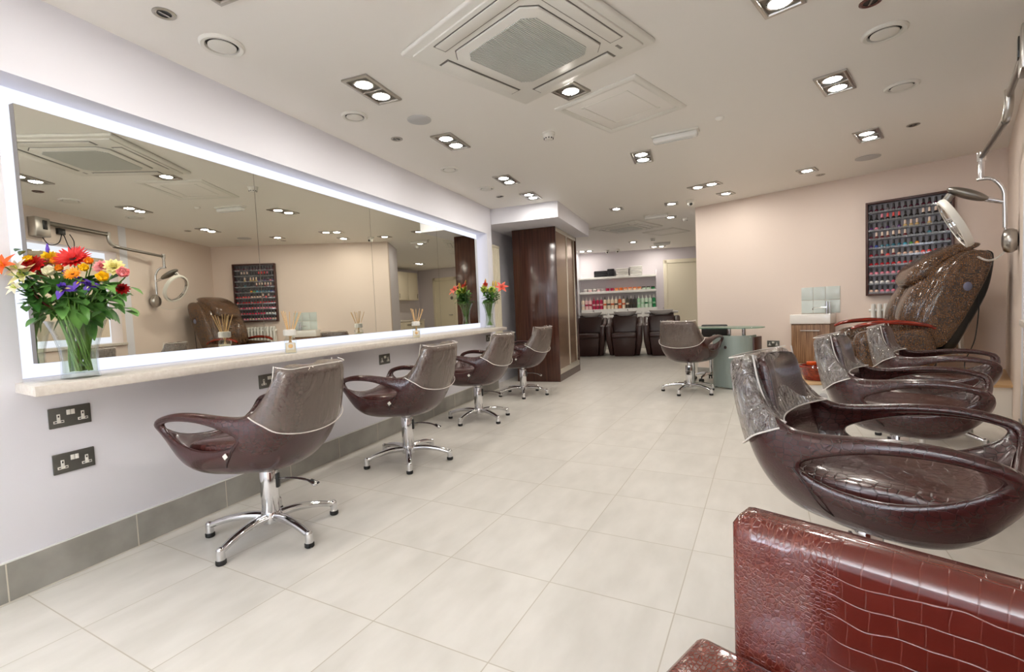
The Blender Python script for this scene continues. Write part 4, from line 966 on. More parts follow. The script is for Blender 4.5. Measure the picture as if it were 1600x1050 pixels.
# head body
hx = (Vector((1.881, 4.768, 1.842)) - Vector((2.091, 4.669, 1.717))).normalized(); q = hx.to_track_quat('X', 'Z').to_matrix().to_4x4()
bm = new(); ball(bm, (1.985, 4.718, 1.785), .135, s=(1.0, .52, .27), seg=24, rg=14, T=q); ho = obj('head_housing', bm, 'nickel', HP)
bm = new(); tube(bm, [Vector((2.075, 4.675, 1.728)), Vector((2.166, 4.635, 1.685))], [.020, .014], 10); obj('head_stem', bm, 'chrome', HP)
rc = Vector((1.925, 4.755, 1.575)); nrm = Vector((-.86, .27, -.43)).normalized(); u, v = frame_from(nrm)
bm = new(); rings = []
for k in range(56):
    a = 2 * PI * k / 56; d = u * math.cos(a) + v * math.sin(a)
    rings.append([rc + d * rr2 + nrm * hh for rr2, hh in ((.186, -.026), (.206, -.022), (.211, 0), (.206, .022), (.186, .026), (.180, 0))])
loft(bm, rings, closed=True); rg = obj('heating_ring', bm, 'white_plastic', HP)
bm = new(); rings = []
for k in range(56):
    a = 2 * PI * k / 56; d = u * math.cos(a) + v * math.sin(a); rings.append([rc + d * rr2 + nrm * hh for rr2, hh in ((.1815, -.020), (.1815, .020), (.1785, .018), (.1785, -.018))])
loft(bm, rings, closed=True); obj('reflector', bm, 'chrome', rg)
for k in range(10):
    a = 2 * PI * k / 10; d = u * math.cos(a) + v * math.sin(a); e = nrm.cross(d)
    bm = new(); tube(bm, [rc + d * .172 - e * .045, rc + d * .174, rc + d * .172 + e * .045], .005, 6); obj('heater_tube', bm, 'satin', rg)
bm = new(); tube(bm, [Vector((1.90, 4.755, 1.80)), rc + Vector((-.06, .025, .165))], .028, 10); obj('ring_joint', bm, 'nickel', HP)
bm = new(); pts = []
p0, p1 = Vector((2.19, 4.66, 1.33)), Vector((2.165, 4.98, 1.315))
for k in range(160):
    f = k / 159; p = p0.lerp(p1, f) + Vector((0, 0, -.05 * math.sin(PI * f))); pts.append(p + Vector((.006 * math.cos(k * .9), 0, .006 * math.sin(k * .9))))
tube(bm, pts, .0022, 5); obj('coiled_cord', bm, 'white_plastic', HP)

# ================================================================== MANICURE DESK AND STOOL
DC = Vector((0.33, 6.40)); DKA = BA
D = thing('manicure_desk', 'glass topped manicure desk with a curved frosted front', 'desk', (DC.x, DC.y, 0), DKA)      # local x along the desk, -y towards the viewer
bm = new(); top = []
for k in range(48):
    a = 2 * PI * k / 48; cx, cy = math.cos(a), math.sin(a); top.append((abs(cx) ** .55 * (1 if cx > 0 else -1) * .47, abs(cy) ** .75 * (1 if cy > 0 else -1) * .23))
prism(bm, top, .716, .728, bev=.002); obj('glass_top', bm, 'green_glass', D)
bm = new(); arc = []
pts = smooth_path([(-.09, -.02, 0), (-.06, -.16, 0), (.03, -.24, 0), (.16, -.265, 0), (.29, -.23, 0), (.37, -.13, 0), (.39, 0, 0)], 5)
inn = [Vector((p.x * .97 + .0045, p.y * .96, 0)) for p in pts]
for i in range(len(pts) - 1): prism(bm, [pts[i].xy, pts[i + 1].xy, inn[i + 1].xy, inn[i].xy], .02, .635)
bmesh.ops.remove_doubles(bm, verts=bm.verts, dist=.0006)
obj('front_panel', bm, 'frosted', D)
bm = new(); box(bm, (.23, .03, .32), (.34, .24, .58), .004); obj('drawer_pedestal', bm, 'rack_wood', D)
for p in ((.12, -.10), (.28, -.08)):
    bm = new(); cyl(bm, (p[0], p[1], .60), (p[0], p[1], .7165), .021, n=18); obj('post', bm, 'chrome', D)
bm = new(); box(bm, (.2, -.09, .615), (.36, .10, .016), .002); obj('post_rail', bm, 'frosted', D)
bm = new(); cyl(bm, (.14, -.266, .50), (.14, -.278, .50), .018, n=18); obj('round_lock', bm, 'chrome', D)
bm = new(); cyl(bm, (-.40, .02, 0), (-.40, .02, .7165), .026, n=18); lathe(bm, [(.06, 0), (.06, .008), (.03, .014)], 24, Matrix.Translation((-.40, .02, 0))); obj('leg', bm, 'chrome', D)
for p in ((-.03, -.13), (.33, -.15), (.33, .12)):
    bm = new(); cyl(bm, (p[0], p[1], 0), (p[0], p[1], .035), .018, n=12); obj('foot', bm, 'black_rubber', D)
S = thing('task_chair', 'black task chair on castors behind the manicure desk', 'chair', (0.20, 6.76, 0), R_(68))                          # local +x = backwards
bm = new(); box(bm, (0.14, 0, .655), (.045, .34, .17), .018, seg=3); obj('backrest', bm, 'black_leather', S)
bm = new(); box(bm, (-.02, 0, .45), (.34, .36, .06), .022, seg=3); obj('seat', bm, 'black_leather', S)
bm = new(); tube(bm, smooth_path([(.02, 0, .42), (.15, 0, .42), (.17, 0, .50), (.165, 0, .64)], 4), .014, 8, flat=1.6); obj('back_bracket', bm, 'black_plastic', S)
bm = new(); cyl(bm, (0, 0, .09), (0, 0, .42), .022, n=16); obj('column', bm, 'chrome', S)
for k in range(5):
    a = 2 * PI * k / 5 + .4; d = Vector((math.cos(a), math.sin(a), 0)); bm = new(); tube(bm, [d * .02 + Vector((0, 0, .105)), d * .12 + Vector((0, 0, .10)), d * .21 + Vector((0, 0, .072))], [.02, .017, .013], 8); lg = obj('leg', bm, 'chrome', S)
    bm = new(); e = Vector((-d.y, d.x, 0))
    for sg in (-1, 1): cyl(bm, d * .215 + e * sg * .006 + Vector((0, 0, .027)), d * .215 + e * sg * .022 + Vector((0, 0, .027)), .027, n=16)
    cyl(bm, d * .213 + Vector((0, 0, .03)), d * .213 + Vector((0, 0, .075)), .006, n=8); obj('castor', bm, 'black_plastic', lg)

# ================================================================== WASH STATIONS
def wash(x, y, rz, lb):
    t = thing('wash_station', lb, 'backwash chair', (x, y, 0), rz, 'brown leather wash stations')     # local -y = forward
    bm = new(); box(bm, (0, .38, .20), (.50, .70, .40), .02)
    for v in bm.verts:
        f = max(0, min(1, v.co.z / .40)); v.co.x *= .80 + .20 * f; v.co.y += (1 - f) * .07 * (1 if v.co.y < .2 else 0)
    obj('base', bm, 'leather_wash', t)
    bm = new(); box(bm, (0, .26, .435), (.50, .56, .10), .035, seg=4); obj('seat', bm, 'leather_wash', t)
    bm = new(); box(bm, (0, .54, .635), (.52, .12, .38), .04, seg=4, mtx=Matrix.Rotation(R_(-14), 4, 'X')); obj('backrest', bm, 'leather_wash', t)
    for sg in (-1, 1):
        prof = [(.02, .30), (.0, .50), (.03, .63), (.16, .66), (.34, .66), (.50, .69), (.62, .79), (.68, .80), (.70, .30), (.60, .02), (.16, .02)]
        bm = new(); rings = []
        for xx, sc in ((.26, .93), (.275, .99), (.30, 1.0), (.345, 1.0), (.362, .98), (.37, .92)):
            rings.append([Vector((sg * (xx - .035 * max(0, (.4 - (z - .3)) / .4) * (1 if z < .3 else .3)), .36 + (yy - .36) * sc, .42 + (z - .42) * sc)) for yy, z in prof])
        loft(bm, rings); obj('armrest', bm, 'leather_wash', t, angle=50)
    bm = new(); box(bm, (0, .82, .44), (.50, .24, .84), .01); obj('rear_column', bm, 'leather_wash', t)
    bm = new(); lathe(bm, [(.10, .80), (.17, .84), (.21, .885), (.225, .91), (.215, .915), (.19, .89), (.14, .85), (.06, .84)], 28, Matrix.Translation((0, .68, .015)) @ Matrix.Diagonal((1.12, .95, 1, 1)).to_4x4(), caps=False)
    box(bm, (0, .86, .875), (.70, .24, .05), .02, seg=3); bs3 = obj('basin', bm, 'ceramic', t)
    bm = new(); lathe(bm, [(.09, .846), (.05, .8415)], 20, Matrix.Translation((0, .72, 0))); obj('drain_mat', bm, 'black_rubber', bs3)
    bm = new(); tube(bm, smooth_path([(.05, .86, .895), (.05, .86, .95), (.05, .80, .975), (.05, .74, .955)], 4), .010, 8); cyl(bm, (.05, .86, .89), (.05, .86, .93), .02, n=14); obj('tap', bm, 'chrome', bs3)
    return t
w1 = wash(-2.10, 9.84, R_(4), 'left wash station, partly hidden behind the wardrobe')
dup(w1, (-1.35, 9.86, 0), R_(4), 'middle wash station between two others')
dup(w1, (-0.60, 9.92, 0), R_(4), 'right wash station, nearest the cream door, behind the desk chair')

# ================================================================== REAR SHELVES AND PRODUCTS
for z, th, dp, nm in ((1.775, .05, .24, 'top white wall shelf holding folded towels'), (1.425, .06, .22, 'middle white wall shelf holding a row of tubs')):
    bm = new(); box(bm, (0, -dp / 2 - .001, -th / 2), (1.84, dp, th), .003); o = obj('wall_shelf', bm, 'white_gloss'); o.location = KW(.94, 0, z); o.rotation_euler = (0, 0, KA); tag(o, nm, 'shelf', 'rear wall shelves')
bm = new(); box(bm, (0, -.152, .4925), (1.80, .30, .985), .003); o = obj('product_ledge', bm, 'white_gloss'); o.location = KW(.96, 0, 0); o.rotation_euler = (0, 0, KA); tag(o, 'white boxed ledge behind the wash basins holding pump bottles', 'ledge')
bm = new(); prism(bm, [KW(1.862, 0, 0).xy, KW(1.90, 0, 0).xy, KW(1.90, .10, 0).xy, KW(1.862, .10, 0).xy], 0, 1.9, bev=.003); o = struct('trim_3', bm, 'lilac_wall')
# towels
def towel(s, z, w0, m, lb, gp, off=.12):
    bm = new(); box(bm, (0, 0, .0185), (w0, .20, .036), .0175, seg=3); o = obj('folded_towel', bm, m); o.location = KW(s, off, z); o.rotation_euler = (0, 0, KA + random.uniform(-.05, .05)); tag(o, lb, 'towel', gp)
lv = ['bottom', 'second', 'third', 'fourth', 'fifth', 'topmost']
for k in range(4): towel(.55, 1.7765 + k * .0375, .32, 'towel_dark', f'charcoal folded towel, {["bottom","second","third","topmost"][k]} of the left dark stack', 'charcoal towels')
for k in range(5): towel(.80, 1.7765 + k * .0375, .17, 'towel_dark', f'charcoal folded towel, {["bottom","second","third","fourth","topmost"][k]} of the right dark stack', 'charcoal towels')
for k in range(5): towel(1.07, 1.7765 + k * .0375, .30, 'towel_white', f'white folded towel, {["bottom","second","third","fourth","topmost"][k]} of the left white stack', 'white towels')
for k in range(6): towel(1.40, 1.7765 + k * .0375, .30, 'towel_white', f'white folded towel, {lv[k]} of the right white stack', 'white towels')
# tubs on the middle shelf and pump bottles on the ledge
def pm(nm, c, r=.35): return mat(nm, c, r)
TB = dict(magenta=pm('magenta_pack', (178, 24, 72)), apricot=pm('apricot_pack', (240, 170, 110)), orange=pm('orange_pack', (232, 120, 50)), peach=pm('peach_pack', (244, 206, 172)), mint=pm('mint_pack', (206, 228, 208)), green=pm('green_pack', (20, 124, 70)), silver=pm('silver_pack', (188, 180, 178), .2),
          pinkw=pm('pale_pink_pack', (236, 196, 196)), cream=pm('cream_pack', (236, 220, 196)), rust=pm('rust_pack', (208, 92, 42)), black=pm('black_pack', (56, 52, 46)), pgreen=pm('pale_green_pack', (168, 216, 176)), white=pm('white_pack', (238, 236, 230)), brown=pm('brown_pack', (70, 62, 50)))
bm = new(); lathe(bm, [(.040, 0), (.043, .004), (.043, .045)], 18); tub = obj('product_tub', bm, TB['magenta'])
bm = new(); lathe(bm, [(.046, .044), (.046, .066), (.042, .069)], 18); tlid = obj('lid', bm, TB['magenta'], tub)
tubs = ['silver/white', 'pinkw/white', 'silver/white', 'pinkw/silver', 'silver/silver', 'magenta/magenta', 'magenta/magenta', 'apricot/orange', 'orange/orange', 'peach/orange', 'peach/orange', 'peach/orange', 'peach/orange', 'mint/black', 'mint/black', 'green/black']
ft = True
tcn = dict(silver='silver', pinkw='pale pink', magenta='magenta', apricot='apricot', orange='orange', peach='peach', mint='mint', green='green')
for k, sp_ in enumerate(tubs):
    b_, l__ = sp_.split('/')
    if ft: o, lo = tub, tlid; ft = False
    else:
        o = tub.copy(); COL.objects.link(o); lo = tlid.copy(); COL.objects.link(lo); lo.parent = o
    o.location = KW(.17 + k * (1.62 / 15), .13, 1.4255)
    for ob, mm in ((o, TB[b_]), (lo, TB[l__])): ob.material_slots[0].link = 'OBJECT'; ob.material_slots[0].material = mm
    tag(o, f'{tcn[b_]} product tub, {ORD[k]} from the left on the middle rear shelf', 'tub', 'product tubs on the middle shelf')
bm = new(); lathe(bm, [(.036, 0), (.040, .004), (.040, .205), (.035, .222), (.014, .228), (.014, .238)], 18); pbt = obj('pump_bottle', bm, TB['cream'])
bm = new(); lathe(bm, [(.017, .238), (.017, .258), (.006, .260), (.006, .288), (.014, .290), (.014, .300)], 12); box(bm, (0, -.022, .295), (.012, .045, .009), .002); ppm = obj('pump', bm, TB['white'], pbt)
bm = new(); lathe(bm, [(.0404, .09), (.0404, .13)], 18, caps=False); plb = obj('print_band', bm, TB['white'], pbt)
bts = ['cream/white/white', 'pinkw/white/magenta', 'pinkw/white/magenta', 'magenta/magenta/pinkw', 'magenta/white/pinkw', 'magenta/white/pinkw', 'cream/black/rust', 'cream/white/brown', 'cream/white/rust', 'cream/white/brown', 'rust/white/cream', 'cream/black/rust', 'brown/black/cream', 'black/white/brown', 'black/black/brown', 'pgreen/white/mint', 'mint/white/pgreen', 'mint/white/green', 'mint/white/pgreen', 'green/white/pgreen']
bcn = dict(cream='cream', pinkw='pale pink', magenta='magenta', rust='rust orange', brown='dark brown', black='black', pgreen='pale green', mint='mint', green='green')
ft = True
for k, sp_ in enumerate(bts):
    b_, p_, d_ = sp_.split('/')
    if ft: o, po, bo = pbt, ppm, plb; ft = False
    else:
        o = pbt.copy(); COL.objects.link(o); po = ppm.copy(); bo = plb.copy()
        for q2 in (po, bo): COL.objects.link(q2); q2.parent = o
    o.location = KW(.10 + k * (1.70 / 19), .20, .9855); o.rotation_euler = (0, 0, KA)
    for ob, mm in ((o, TB[b_]), (po, TB[p_]), (bo, TB[d_])): ob.material_slots[0].link = 'OBJECT'; ob.material_slots[0].material = mm
    tag(o, f'{bcn[b_]} pump bottle, {ORD[k]} from the left on the rear ledge', 'pump bottle', 'pump bottles on the rear ledge')

# ================================================================== KITCHEN CORNER (seen in the mirror)
KX = 2.80
for k in range(3):
    t = thing('wall_cabinet', ('left', 'middle', 'right')[k] + ' cream kitchen wall cabinet, seen in the mirror above the tap', 'cabinet', (KX - .004, 10.95 + k * .5, 1.47), 0, 'kitchen wall cabinets')
    bm = new(); box(bm, (-.15, 0, .40), (.30, .496, .80), .002); obj('body', bm, 'kitchen', t)
    bm = new(); box(bm, (-.310, 0, .40), (.018, .488, .79), .003); d = obj('door', bm, 'kitchen', t)
    bm = new(); box(bm, (-.326, .20 * (1 if k != 1 else -1), .12), (.014, .012, .13), .003); obj('handle', bm, 'satin', d)
t = thing('base_cabinet', 'cream kitchen base cabinets with dark handles, seen in the mirror', 'cabinet', (KX - .004, 11.25, 0))
bm = new(); box(bm, (-.28, 0, .46), (.56, 1.6, .80), .003); box(bm, (-.26, 0, .04), (.50, 1.6, .08)); obj('body', bm, 'kitchen', t)
for k in range(3):
    bm = new(); box(bm, (-.57, -.53 + k * .53, .47), (.018, .515, .76), .003); d = obj('door', bm, 'kitchen', t)
    bm = new(); box(bm, (-.588, -.53 + k * .53, .78), (.016, .20, .014), .003); obj('handle', bm, 'nickel', d)
bm = new(); box(bm, (KX - .295, 11.25, .885), (.59, 1.62, .045), .004); o = obj('worktop', bm, 'stone'); tag(o, 'pale kitchen worktop under the wall cabinets, seen in the mirror', 'worktop')
t = thing('kitchen_tap', 'curved chrome kitchen tap on the worktop, seen in the mirror', 'tap', (KX - .12, 11.05, .9075))
bm = new(); pts = smooth_path([(0, 0, 0), (0, 0, .26), (-.03, 0, .32), (-.10, 0, .33), (-.15, 0, .28), (-.155, 0, .22)], 5); tube(bm, pts, .013, 10); obj('spout', bm, 'chrome', t)
bm = new(); lathe(bm, [(.028, 0), (.028, .012), (.018, .03)], 18); obj('base', bm, 'chrome', t)
bm = new(); tube(bm, [(0, .02, .07), (0, .06, .10)], .008, 8); obj('lever', bm, 'chrome', t)

# ================================================================== FLOWERS AND VASES
def col(nm, c, r=0.5):
    if nm not in M: M[nm] = mat(nm, c, r)
    return nm
for nm, c in dict(p_red=(206, 22, 16), p_dred=(158, 10, 14), p_yel=(246, 206, 30), p_pale=(246, 238, 170), p_white=(240, 234, 206), p_orange=(226, 92, 24), p_oy=(244, 160, 30), p_purple=(92, 54, 170), p_pink=(240, 164, 164), p_eye=(70, 24, 10), p_coral=(214, 84, 64), p_lime=(200, 214, 100), p_bud=(220, 180, 70)).items(): col(nm, c)
def petal(bm, T, ln, wd, cup=0.2, droop=0.0, mi=0, n=5):
    """one petal along local x, curved"""
    rows_ = []
    for i in range(n + 1):
        f = i / n; hw = wd * math.sin(PI * min(1, (f * .86 + .12))) * .5 * (1 - .15 * f)
        z = cup * ln * f * f - droop * ln * f ** 2.2
        rows_.append([T @ Vector((ln * f, -hw, z + hw * .35)), T @ Vector((ln * f, 0, z)), T @ Vector((ln * f, hw, z + hw * .35))])
    vs = [[bm.verts.new(p) for p in r] for r in rows_]
    for i in range(n):
        for j in range(2):
            f = bm.faces.new((vs[i][j], vs[i][j + 1], vs[i + 1][j + 1], vs[i + 1][j])); f.material_index = mi; f.smooth = True
def flower(kind, pos, axis, r, mats, stem_to, label, group, cat='flower'):
    r *= 1.28
    rnd = random.Random(int((pos.x * 7 + pos.y * 13 + pos.z * 29) * 1e5) & 0xffff)
    q = axis.to_track_quat('Z', 'Y').to_matrix().to_4x4(); T = Matrix.Translation(pos) @ q
    bm = new()
    def ringp(nn, ln, wd, tilt, cup, z=0, droop=0, ph=0, mi=0):
        for k in range(nn):
            a = 2 * PI * k / nn + ph + rnd.uniform(-.06, .06)
            petal(bm, T @ Matrix.Translation((0, 0, z)) @ Matrix.Rotation(a, 4, 'Z') @ Matrix.Rotation(-tilt, 4, 'Y'), ln * rnd.uniform(.93, 1.05), wd, cup, droop, mi)
    if kind == 'gerbera':
        ringp(22, r, r * .24, R_(8), .12); ringp(20, r * .86, r * .22, R_(20), .12, .002, ph=.1); ringp(16, r * .45, r * .14, R_(45), .1, .004)
        ball(bm, T @ Vector((0, 0, .002)), r * .22, 1, (1, 1, .6), 10, 6)
    elif kind == 'carnation':
        for nn, ln, tl, z in ((12, r, 5, 0), (11, r * .95, 28, .002), (10, r * .85, 50, .004), (8, r * .7, 68, .006), (6, r * .6, 82, .006)): ringp(nn, ln, r * .62, R_(tl), .05, z, ph=nn)
    elif kind == 'rose':
        for nn, ln, tl in ((5, r * 1.05, 30), (5, r * 1.1, 55), (5, r * 1.05, 70), (4, r * .95, 82)): ringp(nn, ln, r * 1.25, R_(tl), .35, 0, ph=nn * tl)
        ball(bm, T @ Vector((0, 0, r * .45)), r * .5, 0, (1, 1, 1), 10, 7)
    elif kind == 'lily':
        ringp(6, r * 1.25, r * .62, R_(38), -.1, 0, .35)
        for k in range(6):
            a = k * PI / 3; p = T @ Vector((math.cos(a) * r * .25, math.sin(a) * r * .25, r * .7)); tube(bm, [T @ Vector((0, 0, 0)), p], .0015, 5, 1)
    elif kind == 'lilybud':
        lathe(bm, [(r * .12, -r * .4), (r * .35, 0), (r * .38, r * .7), (r * .16, r * 1.7), (.001, r * 1.95)], 9, T)
    elif kind == 'iris':
        ringp(3, r, r * .75, R_(5), .05, 0, .5); ringp(3, r * .8, r * .55, R_(70), .05, 0, ph=PI / 3)
        for k in range(3): petal(bm, T @ Matrix.Translation((0, 0, .002)) @ Matrix.Rotation(2 * PI * k / 3, 4, 'Z') @ Matrix.Rotation(-R_(9), 4, 'Y'), r * .5, r * .2, 0, .2, 1)
    o = obj('flower_' + {'lilybud': 'bud'}.get(kind, kind) if False else {'lilybud': 'lily_bud'}.get(kind, kind), bm, [M[x] for x in mats], angle=80, fix=False)
    tag(o, label, cat, group)
    bm = new(); mid = pos.lerp(stem_to, .45) + Vector((0, 0, .01)); tube(bm, smooth_path([pos - axis * r * .05, pos - axis * r * .5, mid, stem_to], 4), .0026, 6); obj('stem', bm, 'stem', o)
    return o
def leaf_mesh(bm, base, d, ln, wd, droop=.25, n=6):
    d = d.normalized(); side = d.cross(Vector((0, 0, 1))); side = side.normalized() if side.length > .05 else Vector((1, 0, 0)); up = side.cross(d)
    vs = []
    for i in range(n + 1):
        f = i / n; hw = wd * .5 * math.sin(PI * min(.99, f * .92 + .05)) ; c = base + d * ln * f + Vector((0, 0, -droop * ln * f * f))
        vs.append([bm.verts.new(c - side * hw + up * hw * .3), bm.verts.new(c), bm.verts.new(c + side * hw + up * hw * .3)])
    for i in range(n):
        for j in range(2):
            f = bm.faces.new((vs[i][j], vs[i][j + 1], vs[i + 1][j + 1], vs[i + 1][j])); f.smooth = True
def pxpos(base, dx, dy, jit):
    """a place in the bouquet: dx along the shelf view, dy up, jit towards the room"""
    p = base + CR * dx + CU * dy - CF * jit
    return p
# ---- near vase
V1 = Vector((-2.385, 1.185, SHZ)); S1 = .00262
t = thing('flower_vase', 'flared clear glass vase of mixed flowers at the near end of the shelf', 'vase', V1)
bm = new()
prof = [(.058, 0), (.060, .004), (.056, .03), (.055, .08), (.060, .13), (.072, .18), (.092, .238)]
def sq(r, z, n=24, e=.72):
    out = []
    for k in range(n):
        a = 2 * PI * k / n + PI / 8; c, s = math.cos(a), math.sin(a); out.append(Vector((abs(c) ** e * (1 if c > 0 else -1) * r, abs(s) ** e * (1 if s > 0 else -1) * r, z)))
    return out
loft(bm, [sq(r, z) for r, z in prof] + [sq(r - .004, z) for r, z in reversed(prof[1:])] + [sq(.05, .022)], True); obj('vase_glass', bm, 'glass', t)
bm = new(); loft(bm, [sq(.0505, .024), sq(.0505, .08), sq(.054, .12)], True); obj('water', bm, 'water', t)
bm = new(); rn = random.Random(3)
for k in range(44):
    a = rn.uniform(0, 2 * PI); r0 = rn.uniform(.008, .042); r1 = rn.uniform(.015, .068); a2 = a + rn.uniform(.6, 2.2)
    tube(bm, smooth_path([V1 + Vector((math.cos(a2) * r0, math.sin(a2) * r0, .028)), V1 + Vector((math.cos((a + a2) / 2) * rn.uniform(.012, .038), math.sin((a + a2) / 2) * rn.uniform(.012, .038), .11)), V1 + Vector((math.cos(a) * r1, math.sin(a) * r1, .26))], 4), rn.uniform(.0028, .0042), 6)
o = obj('cut_stems', bm, 'stem'); tag(o, 'mass of cut green stems crowded in the near flared vase', 'stems', kind='stuff')
def lim(p):
    c = Vector((0, 0, CAM_H))
    return c + (p - c) * min(1.0, 2.44 / -p.x)
FL = [('gerbera', 129, 406, .052, ['p_red', 'p_eye'], 'large red gerbera at the top centre of the near bouquet', .05),
 ('carnation', 68, 416, .037, ['p_red'], 'red carnation left of the gerbera in the near bouquet', .05), ('carnation', 90, 427, .028, ['p_dred'], 'dark red carnation below the left red carnation', .06), ('carnation', 101, 404, .030, ['p_dred'], 'dark red carnation behind the red gerbera', -.02),
 ('lily', 22, 417, .034, ['p_orange', 'p_oy'], 'orange lily at the far left of the near bouquet', .05), ('rose', 51, 407, .020, ['p_yel'], 'yellow rose above the left white lilies', .02), ('carnation', 75, 402, .029, ['p_yel'], 'yellow carnation at the top left of the near bouquet', .0),
 ('rose', 110, 430, .026, ['p_white'], 'cream white rose below the red gerbera', .09), ('lily', 57, 432, .034, ['p_pale', 'p_lime'], 'pale yellow lily under the left red carnation', .06), ('lily', 38, 420, .027, ['p_white', 'p_lime'], 'white lily beside the orange lily', .04),
 ('rose', 105, 412, .022, ['p_oy'], 'orange yellow rose left of the red gerbera', .05), ('gerbera', 142, 431, .026, ['p_oy', 'p_eye'], 'small orange germini with dark eye below the gerbera', .09), ('rose', 154, 423, .020, ['p_yel'], 'yellow spray rose right of the small orange flower', .07), ('rose', 151, 411, .019, ['p_oy'], 'golden rose just right of the red gerbera', .04),
 ('iris', 132, 453, .034, ['p_purple', 'p_pale'], 'lowest purple iris in the near bouquet', .10), ('iris', 149, 441, .028, ['p_purple', 'p_yel'], 'purple iris right of the small orange flower', .08), ('iris', 161, 447, .028, ['p_purple', 'p_pale'], 'rightmost purple iris of the near bouquet', .07), ('iris', 127, 430, .026, ['p_purple', 'p_pale'], 'purple iris left of the small orange flower', .07),
 ('carnation', 167, 418, .027, ['p_pink'], 'pink carnation at the upper right of the near bouquet', .03), ('carnation', 182, 418, .034, ['p_pale'], 'pale yellow carnation at the upper right of the near bouquet', .02), ('rose', 197, 429, .027, ['p_pink'], 'pink rose at the far right of the near bouquet', .02),
 ('rose', 179, 437, .026, ['p_yel'], 'bright yellow rose under the pale carnation at right', .06), ('carnation', 195, 451, .022, ['p_dred'], 'small red carnation low on the right side', .02), ('lilybud', 70, 391, .014, ['p_purple'], 'purple iris bud standing above the bouquet', .0), ('lily', 36, 450, .022, ['p_white', 'p_lime'], 'small white lily low on the left side', .04),
 ('rose', 120, 424, .018, ['p_oy'], 'small golden rose tucked under the red gerbera', .08), ('carnation', 88, 412, .020, ['p_pink'], 'small pink carnation between the red carnations', .04)]
for kd, px, py, r, ms, lb, jit in FL:
    p = lim(pxpos(V1, (px - 123) * S1, (590 - py) * S1, jit))
    ax = (Vector((.42, -.62, .45)) + (p - V1 - Vector((0, 0, .33))) * 1.6).normalized()
    if kd == 'lilybud': ax = Vector((0, 0, 1))
    top = V1 + Vector((0, 0, .225)) + (Vector((p.x, p.y, 0)) - Vector((V1.x, V1.y, 0))) * .22
    flower(kd, p, ax, r, ms, top, lb, 'flowers of the near bouquet')
bm = new(); rn = random.Random(11)
def lg_(px, py, dx, dy, ln, wd, jit, dr=.25):
    p = pxpos(V1, (px - 123) * S1, (590 - py) * S1, jit); d = CR * dx + CU * dy - CF * rn.uniform(-.1, .5)
    e = p + d.normalized() * ln
    if e.x < -2.455: d.x += (-2.455 - e.x) / ln * 1.4; 
    if p.x < -2.455: p.x = -2.455
    leaf_mesh(bm, p, d, ln, wd, dr)
for k in range(230):
    a = rn.uniform(0, PI); rr2 = rn.uniform(.02, .20); px = 118 + math.cos(a) * rr2 / S1 * .95; py = 458 + rn.uniform(-28, 28) - (abs(px - 118) < 40) * 0 + rn.uniform(0, 12)
    lg_(px, py, math.cos(a) * 1.0 + rn.uniform(-.4, .4), rn.uniform(-.55, .5), rn.uniform(.05, .095), rn.uniform(.028, .05), rn.uniform(-.05, .09), rn.uniform(.05, .5))
for px, py, dx, dy, ln, wd in ((24, 405, -.6, .8, .075, .022), (10, 400, -.6, .6, .07, .022), (28, 432, -1, .15, .10, .028), (26, 446, -1, -.35, .11, .026), (48, 470, -1, -.1, .09, .04), (40, 480, -.9, -.4, .08, .03), (70, 474, -1, .0, .10, .045), (182, 466, 1, -.2, .085, .042), (170, 480, .9, -.5, .08, .036), (100, 470, -.9, .1, .09, .04), (120, 466, .9, .0, .09, .04), (140, 474, .8, -.1, .08, .045), (85, 440, -.9, .2, .08, .035)):
    lg_(px, py, dx, dy, ln, wd, .07, .15)
o = obj('foliage', bm, 'leaf', angle=80, fix=False); tag(o, 'mass of green leaves filling the near bouquet above the flared vase', 'leaves', kind='stuff')
bm = new(); tube(bm, smooth_path([V1 + Vector((-.01, .0, .06)), V1 + Vector((-.015, 0, .22)), pxpos(V1, (95 - 123) * S1, (590 - 470) * S1, .10), pxpos(V1, (80 - 123) * S1, (590 - 440) * S1, .10)], 5), .0038, 7); o = obj('twig', bm, 'twig'); tag(o, 'red-brown twig running down through the near bouquet into the vase', 'twig')

# ---- far vase
V2 = Vector((-2.415, 5.50, SHZ)); S2 = .0080
t = thing('flower_vase', 'slim waisted glass vase of lilies at the far end of the shelf', 'vase', V2)
prof2 = [(.066, 0), (.068, .006), (.054, .06), (.046, .12), (.048, .18), (.062, .25), (.092, .32)]
bm = new(); lathe(bm, prof2 + [(r - .004, z) for r, z in reversed(prof2[2:])] + [(.045, .03)], 26); obj('vase_glass', bm, 'glass', t)
bm = new(); lathe(bm, [(.044, .032), (.040, .12), (.043, .18)], 20); obj('water', bm, 'water', t)
bm = new()
for k in range(24):
    a = rn.uniform(0, 2 * PI); r1 = rn.uniform(.02, .085)
    tube(bm, smooth_path([V2 + Vector((math.cos(a + 2.6) * .03, math.sin(a + 2.6) * .03, .035)), V2 + Vector((math.cos(a) * .016, math.sin(a) * .016, .14)), V2 + Vector((math.cos(a) * r1, math.sin(a) * r1, .34))], 4), .0045, 6)
o = obj('cut_stems', bm, 'stem'); tag(o, 'bundle of cut green stems in the far slim vase', 'stems', kind='stuff')
